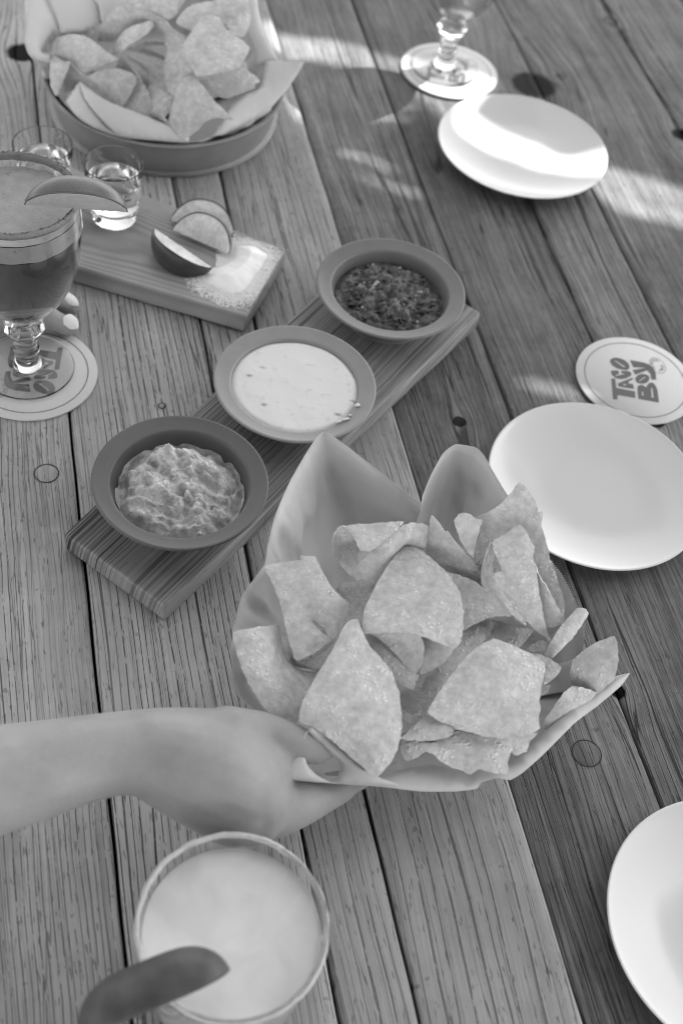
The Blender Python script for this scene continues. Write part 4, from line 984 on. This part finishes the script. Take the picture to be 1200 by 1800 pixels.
# ------------------------------------------------------------------ far pan
PC = (-.2393, 1.0485); DZB = .0105
e = empty('round_pan', (PC[0], PC[1], .0004)); tag(e, 'round metal pan lined with parchment, at the upper left', 'pan')
prof = [(0, 0), (.098, 0), (.1005, .0012), (.1020, .0040), (.1075, .0400), (.1098, .0440), (.1106, .0452), (.1104, .0466), (.1094, .0470), (.1083, .0463), (.1070, .0440), (.1006, .0050), (.0985, .0026), (0, .0024)]
V, Fc = lathe([(p[0]*1.012, p[1]*.76) for p in spline(prof, 3)], 160)
g = G('pan_metal'); v = g.co(); n1 = g.noise(v, 40., 4., .6); n2 = g.noise(v, 500., 3., .6)
mk('pan_body', V, Fc, g.set(g.math('MULTIPLY', g.math('MULTIPLY_ADD', g.math('SUBTRACT', n1, .5), .5, 1.), .27), rough=g.math('MULTIPLY_ADD', n2, .2, .5), metal=.35, normal=g.bump(n2, .12, .0004)), e)
rimB = [(42, 35, .082), (43, 67, .078), (50, 90, .072), (57, 103, .068), (86, 109, .062), (92, 135, .052), (100, 165, .046), (116, 185, .043), (150, 218, .044), (208, 240, .0445), (260, 246, .0445), (330, 251, .046), (372, 240, .048), (420, 224, .050), (468, 198, .054),
        (505, 150, .068), (534, 109, .082), (512, 108, .080), (489, 106, .078), (478, 84, .083), (462, 50, .090), (452, 12, .096), (445, -30, .102), (400, -95, .112), (300, -130, .112), (180, -130, .110), (90, -95, .102), (50, -20, .092), (58, 8, .088)]
V, Fc = radial([(a, b, c-DZB) for a, b, c in rimB], PC, .085, .006, seed=4., clampr=True)
pb = mk('parchment_sheet', V, Fc, M_paper); mod_solid(pb, .0002, 0); tag(pb, 'parchment sheet lining the far metal pan', 'parchment')
AV, AF = sheet([(Z(0, (140, 143, .066), (165, 163, .066), (190, 178, .064), (225, 192, .060), (268, 208, .058), (300, 222, .055), (330, 238, .053), (330, 249, .051), (260, 245, .050), (208, 237, .050), (180, 212, .056), (150, 175, .062)), .003),
                (Z(0, (117, 179, .055), (121, 173, .056), (120, 168, .0575), (126, 166, .058), (127, 160, .060), (132, 157, .061), (134, 150, .063), (139, 147, .064), (141, 143, .065), (150, 172, .061), (180, 210, .054), (206, 237, .0485), (165, 224, .0485), (135, 204, .051)), .002)], rough_edge=.0001, wav=.0006, dz=-DZB)
o = mk('folded_flap', AV, AF, M_paper, pb); mod_solid(o, .0002, 0)
for pts, bl in [
  (Z(0, (46, -12, .104), (44, 40, .094), (43, 67, .088), (48, 90, .081), (57, 103, .076), (86, 109, .070), (92, 96, .070), (74, 92, .074), (80, 74, .078), (93, 58, .082), (107, 56, .083), (100, 34, .090), (91, 12, .096), (86, -12, .102)), .006),
  (Z(0, (84, -12, .106), (92, 12, .099), (101, 34, .092), (108, 58, .084), (140, 58, .083), (165, 47, .087), (180, 40, .089), (176, 15, .097), (168, -12, .106)), .004),
  (Z(0, (165, -14, .108), (174, 12, .100), (180, 42, .091), (205, 40, .090), (250, 30, .094), (300, 30, .095), (330, -14, .108)), .004),
  (Z(0, (425, -14, .110), (449, -14, .110), (454, 15, .104), (462, 50, .096), (470, 70, .091), (478, 84, .088), (489, 106, .083), (470, 112, .080), (452, 116, .077), (446, 90, .083), (440, 68, .090), (432, 30, .100)), .004),
  (Z(0, (489, 106, .084), (512, 108, .085), (534, 109, .086), (520, 135, .077), (500, 163, .067), (470, 196, .056), (420, 222, .052), (388, 236, .051), (372, 240, .050), (380, 224, .055), (400, 205, .062), (400, 188, .066), (430, 166, .071), (456, 156, .073), (462, 138, .076), (468, 108, .083)), .003)]:
    AV, AF = sheet([([(a, b, c-DZB) for a, b, c in pts], bl)], rough_edge=.0001, wav=.0012, seed=pts[0][0]*.1)
    o = mk('paper_fold', AV, AF, M_paper, pb); mod_solid(o, .0002, 0)
def chipb(label, *p): return chip(label, *[([(a, b, c-DZB*.9) for a, b, c in ol], bl) for ol, bl in p], mat=M_chip2, grp='tortilla chips in the far pan')
chipb('rounded pale chip at the upper left of the far pan', (Z(.08, (95, 72, .074), (106, 64, .078), (124, 60, .080), (147, 62, .082), (165, 72, .082), (183, 88, .080), (208, 105, .076), (187, 112, .072), (169, 124, .068), (147, 127, .066), (129, 112, .068), (108, 106, .068), (92, 97, .068)), .005))
chipb('pointed chip hanging over the left side of the far pan', (Z(.07, (91, 96, .070), (110, 106, .072), (124, 110, .072), (113, 140, .062), (106, 158, .057), (99, 169, .054), (90, 152, .056), (88, 125, .063)), .003))
chipb('chip folded open beside the torn parchment edge', (Z(.06, (120, 109, .069), (142, 128, .066), (169, 148, .063), (191, 174, .058), (180, 174, .055), (155, 155, .054), (140, 146, .052), (128, 160, .049), (113, 165, .050), (108, 148, .056), (113, 128, .063)), -.003))
chipb('shadowed rounded chip in the left middle of the far pan', (Z(.06, (155, 134, .068), (169, 127, .070), (178, 126, .071), (180, 122, .071), (205, 121, .071), (228, 126, .070), (240, 136, .068), (238, 150, .065), (226, 172, .060), (214, 188, .057), (195, 180, .058), (172, 153, .063)), .004))
chipb('long chip sloping to the front in the far pan', (Z(.06, (213, 99, .070), (228, 115, .069), (246, 137, .066), (260, 160, .062), (268, 187, .057), (258, 203, .054), (235, 196, .054), (214, 187, .054), (230, 160, .058), (235, 140, .060), (222, 124, .063), (205, 118, .066)), .002))
chipb('upright curved chip right of the dark gap in the far pan', (Z(.07, (287, 61, .083), (304, 70, .084), (322, 78, .085), (326, 100, .082), (337, 126, .076), (324, 134, .073), (315, 146, .070), (309, 169, .064), (296, 162, .063), (290, 140, .067), (289, 108, .074), (294, 88, .078)), -.004))
chipb('big round chip on top at the right of the far pan', (Z(.09, (337, 54, .100), (325, 74, .098), (324, 90, .096), (333, 112, .092), (346, 134, .088), (371, 131, .090), (405, 125, .092), (423, 115, .094), (432, 101, .096), (439, 84, .098), (427, 72, .101), (411, 61, .103), (396, 49, .105), (385, 30, .107), (360, 26, .106)), .006))
chipb('chip tucked below the big round chip', (Z(.08, (342, 130, .080), (360, 153, .075), (378, 167, .072), (398, 173, .071), (427, 163, .073), (447, 156, .075), (448, 148, .077), (457, 143, .077), (447, 132, .080), (436, 124, .082), (430, 108, .084), (380, 120, .083)), .003))
chipb('front chip curling over with a sharp right corner', (Z(.08, (310, 157, .080), (316, 145, .082), (326, 134, .084), (337, 132, .084), (353, 146, .081), (371, 170, .076), (390, 190, .072), (410, 209, .070), (392, 208, .069), (377, 207, .068), (361, 214, .065), (349, 229, .060), (320, 247, .056), (311, 234, .058), (297, 214, .062), (302, 190, .069), (307, 172, .075)), .005))
chipb('small folded chip at the front middle of the far pan', (Z(.065, (271, 186, .066), (287, 174, .069), (303, 167, .071), (306, 186, .067), (289, 207, .061), (297, 219, .058), (273, 208, .057), (260, 204, .056)), .003))
chipb('chip corner in front of the dark gap', (Z(.055, (263, 149, .060), (297, 165, .062), (283, 176, .060), (270, 188, .058), (262, 170, .058)), .001))
chipb('leaf shaped chip standing above the dark gap', (Z(.08, (268, 36, .094), (270, 46, .092), (256, 61, .088), (228, 79, .081), (205, 97, .074), (196, 96, .072), (208, 67, .080), (221, 52, .086), (244, 42, .092)), .003))
chipb('curled chip rim showing its shaded edge at the far left', (Z(.06, (176, 40, .082), (156, 48, .080), (120, 56, .078), (93, 58, .075), (80, 74, .071), (72, 90, .067), (88, 95, .064), (95, 74, .069), (124, 61, .073), (151, 63, .075), (174, 54, .078)), -.002))
chipb('long arched chip across the back of the far pan', (Z(.08, (178, 46, .084), (190, 28, .090), (205, 13, .095), (235, 12, .098), (258, 18, .099), (277, 30, .098), (292, 36, .096), (304, 52, .092), (326, 65, .090), (322, 78, .086), (299, 67, .086), (282, 55, .087), (262, 40, .088), (235, 44, .085), (215, 58, .080), (200, 72, .074), (172, 72, .072)), .003))
chipb('shaded chip edge inside the dark gap, uppermost', (Z(.06, (225, 84, .068), (255, 70, .070), (288, 73, .070), (289, 80, .067), (262, 80, .064), (240, 90, .062)), .001))
chipb('shaded chip edge inside the dark gap, second down', (Z(.055, (221, 86, .062), (250, 84, .062), (289, 97, .060), (289, 106, .056), (258, 96, .054)), .001))
chipb('dark chip standing at the bottom of the gap', (Z(.05, (222, 95, .056), (240, 108, .054), (258, 125, .050), (264, 150, .046), (290, 162, .046), (285, 120, .044), (250, 95, .048)), -.001))
chipb('pale chip at the back right, behind the round chip', (Z(.09, (310, 40, .098), (320, 22, .102), (340, 8, .105), (375, 2, .107), (392, 20, .107), (398, 48, .103), (370, 55, .099), (340, 56, .096)), .003))
chipb('small chip tip left of the big round chip', (Z(.08, (321, 114, .084), (330, 108, .085), (338, 118, .085), (331, 118, .084)), .0005))
chipb('chip at the top centre of the far pan, cut off by the frame', (Z(.1, (205, 12, .099), (220, -8, .104), (270, -20, .108), (310, -8, .106), (312, 20, .101), (300, 34, .097), (270, 26, .097), (235, 14, .098)), .004))
chipb('chip at the top right of the far pan, cut off by the frame', (Z(.1, (375, 2, .108), (400, -18, .112), (432, -8, .111), (441, 20, .107), (438, 50, .102), (425, 66, .099), (405, 58, .102), (394, 30, .105)), .004))
chipb('buried chip on the floor of the far pan', (Z(.03, (150, 90, .034), (330, 70, .034), (400, 160, .026), (240, 210, .022)), -.001))

# ------------------------------------------------------------------ people
def blob(chains, voxel=.0016, smooth=6):
    """chains: list of [(Vector, radius), ...]; returns one continuous mesh"""
    bm = bmesh.new()
    for ch in chains:
        pts = [np.array([*p, r]) for p, r in ch]
        q = spline(pts, 7) if len(pts) > 2 else [pts[0]*(1-t)+pts[1]*t for t in np.linspace(0, 1, 8)]
        n = 20; rings = []
        P_ = [Vector(a[:3]) for a in q]; R_ = [a[3] for a in q]
        u_ = None
        for i, p in enumerate(P_):
            d = (P_[min(i+1, len(P_)-1)]-P_[max(i-1, 0)]).normalized()
            if u_ is None: u_ = d.orthogonal().normalized()
            u_ = (u_-d*u_.dot(d)).normalized(); v_ = d.cross(u_)
            rings.append([bm.verts.new(p+(u_*math.cos(2*math.pi*k/n)+v_*math.sin(2*math.pi*k/n))*R_[i]) for k in range(n)])
        for a, b in zip(rings[:-1], rings[1:]):
            for k in range(n): bm.faces.new((a[k], a[(k+1) % n], b[(k+1) % n], b[k]))
        bm.faces.new(rings[0][::-1]); bm.faces.new(rings[-1])
        for p, r in ((P_[0], R_[0]), (P_[-1], R_[-1])):
            bmesh.ops.create_uvsphere(bm, u_segments=16, v_segments=10, radius=r, matrix=Matrix.Translation(p))
    me = bpy.data.meshes.new('tmp'); bm.to_mesh(me); bm.free()
    ob = bpy.data.objects.new('tmp', me); COL.objects.link(ob)
    m = ob.modifiers.new('r', 'REMESH'); m.mode = 'VOXEL'; m.voxel_size = voxel; m.use_smooth_shade = True
    s = ob.modifiers.new('s', 'SMOOTH'); s.iterations = smooth; s.factor = .5
    bpy.context.view_layer.update(); dg = bpy.context.evaluated_depsgraph_get()
    m2 = bpy.data.meshes.new_from_object(ob.evaluated_get(dg)); bpy.data.objects.remove(ob)
    for p in m2.polygons: p.use_smooth = True
    return m2
def person(label, chains, mat, **kw):
    me = blob(chains, **kw); me.name = 'person'; me.materials.clear(); me.materials.append(mat)
    o = bpy.data.objects.new('person', me); COL.objects.link(o); tag(o, label, 'person'); return o
A_ = at
arm = [
 # forearm, wrist
 [(A_(-260, 1425, .120), .032), (A_(-100, 1395, .112), .0290), (A_(60, 1360, .104), .0250), (A_(160, 1335, .098), .0222), (A_(240, 1328, .094), .0215), (A_(320, 1340, .090), .0255)],
 [(A_(-100, 1375, .108), .0265), (A_(80, 1340, .098), .0225), (A_(200, 1316, .092), .0200), (A_(300, 1312, .088), .0215), (A_(400, 1306, .084), .0185), (A_(450, 1310, .080), .0155)],
 # heel of the hand and palm
 [(A_(260, 1325, .092), .0235), (A_(340, 1350, .086), .0300), (A_(400, 1375, .078), .0300), (A_(440, 1400, .068), .0245)],
 [(A_(300, 1322, .088), .0225), (A_(380, 1336, .080), .0285), (A_(440, 1362, .072), .0245)],
 [(A_(350, 1370, .080), .025), (A_(410, 1405, .070), .0255), (A_(440, 1418, .064), .0220)],
 [(A_(400, 1395, .066), .024), (A_(455, 1418, .058), .0200), (A_(510, 1412, .053), .0160), (A_(560, 1396, .049), .0125), (A_(600, 1382, .046), .0095)],
 # thumb over the rim of the parchment
 [(A_(400, 1300, .086), .0190), (A_(455, 1296, .082), .0150), (A_(500, 1302, .0815), .0118), (A_(535, 1312, .0795), .0100), (A_(560, 1318, .077), .0085)],
 # four fingers closing under it
 [(A_(410, 1405, .060), .0165), (A_(480, 1412, .052), .0130), (A_(540, 1402, .046), .0105), (A_(590, 1385, .043), .0088), (A_(640, 1360, .041), .0078)],
 [(A_(420, 1390, .056), .0160), (A_(490, 1392, .045), .0125), (A_(560, 1372, .038), .0100), (A_(620, 1335, .034), .0085)],
 [(A_(420, 1370, .054), .0150), (A_(490, 1362, .042), .0115), (A_(560, 1335, .034), .0095), (A_(615, 1300, .031), .0080)],
 [(A_(410, 1345, .054), .0135), (A_(480, 1330, .044), .0100), (A_(535, 1300, .035), .0082), (A_(580, 1270, .032), .0070)],
]
def tcam(x, y, z, k):
    p = at(x, y, z); return p+(Vector(CAM)-p).normalized()*k
arm += [
 [(tcam(40, 1345, .100, .0205), .0032), (tcam(180, 1318, .096, .0185), .0034), (tcam(300, 1312, .090, .0225), .0034), (tcam(380, 1325, .082, .0245), .0028)],
 [(tcam(330, 1290, .086, .0190), .0040), (tcam(400, 1288, .083, .0170), .0044), (tcam(448, 1294, .081, .0135), .0050)],
 [(tcam(400, 1420, .068, .0200), .0060), (tcam(450, 1432, .060, .0165), .0065), (tcam(480, 1425, .056, .0130), .0050)],
]
pr1 = person('bare forearm and hand reaching in from the left, gripping the near chips', arm, M_skin, voxel=.0018, smooth=6)
# second hand behind the goblet
hand = [
 [(A_(-230, 560, .040), .026), (A_(-150, 540, .034), .024), (A_(-90, 528, .030), .022)],
 [(A_(-120, 505, .028), .016), (A_(-50, 500, .026), .014), (A_(0, 498, .022), .012)],
 [(A_(-120, 530, .028), .018), (A_(-50, 525, .025), .015), (A_(5, 520, .022), .012)],
 [(A_(-120, 550, .026), .016), (A_(-60, 545, .023), .013), (A_(-10, 540, .018), .011)],
 # index, middle, ring, little
 [(A_(-10, 498, .024), .0105), (A_(40, 505, .024), .0092), (A_(85, 520, .017), .0080), (A_(112, 534, .0115), .0072), (A_(126, 540, .0095), .0062)],
 [(A_(-10, 518, .024), .0110), (A_(38, 528, .025), .0098), (A_(75, 550, .019), .0086), (A_(108, 569, .0115), .0074), (A_(124, 577, .0095), .0062)],
 [(A_(-15, 535, .021), .0105), (A_(5, 545, .023), .0090), (A_(10, 560, .016), .0080), (A_(-5, 570, .010), .0070)],
 [(A_(-30, 545, .019), .0095), (A_(-25, 556, .020), .0080), (A_(-30, 568, .014), .0070), (A_(-45, 575, .009), .0062)],
 [(A_(-110, 500, .026), .013), (A_(-70, 470, .020), .0105), (A_(-30, 455, .013), .0090), (A_(-5, 450, .0105), .0078)],
]
pr2 = person('hand with white painted nails resting behind the cocktail goblet', hand, mat_skin('skin_far', .31), voxel=.0011, smooth=6)
M_nail = simple('nail_polish', .80, .18)
def nail(base, tip, half, z0, z1, lift=.0012):
    a = at(base[0], base[1], z0); b = at(tip[0], tip[1], z1); ax = (b-a); L = ax.length; ax.normalize()
    upn = Vector((-.1, -.35, .9)); s = ax.cross(upn).normalized(); n = s.cross(ax)
    V = []; Fc = []; NA, NB = 16, 8
    for i in range(NA+1):
        t = i/NA; wd = half*min(1., (t/.22)**.5 if t < .22 else 1.)*(1-max(0, (t-.55)/.45)**2.2)
        for j in range(NB+1):
            u = -1+2*j/NB; V.append(a+ax*(L*t)+s*(wd*u)+n*(lift-.0013*u*u*(wd/half)-.0012*(2*t-1)**2))
    for i in range(NA):
        for j in range(NB): q = i*(NB+1)+j; Fc.append((q, q+1, q+NB+2, q+NB+1))
    o = mk('fingernail', V, Fc, M_nail, pr2); mod_solid(o, .0005, 0)
nail((103, 513), (139, 537), .0044, .0205, .0145, .0012); nail((113, 556), (138, 577), .0052, .0195, .0135, .0012)
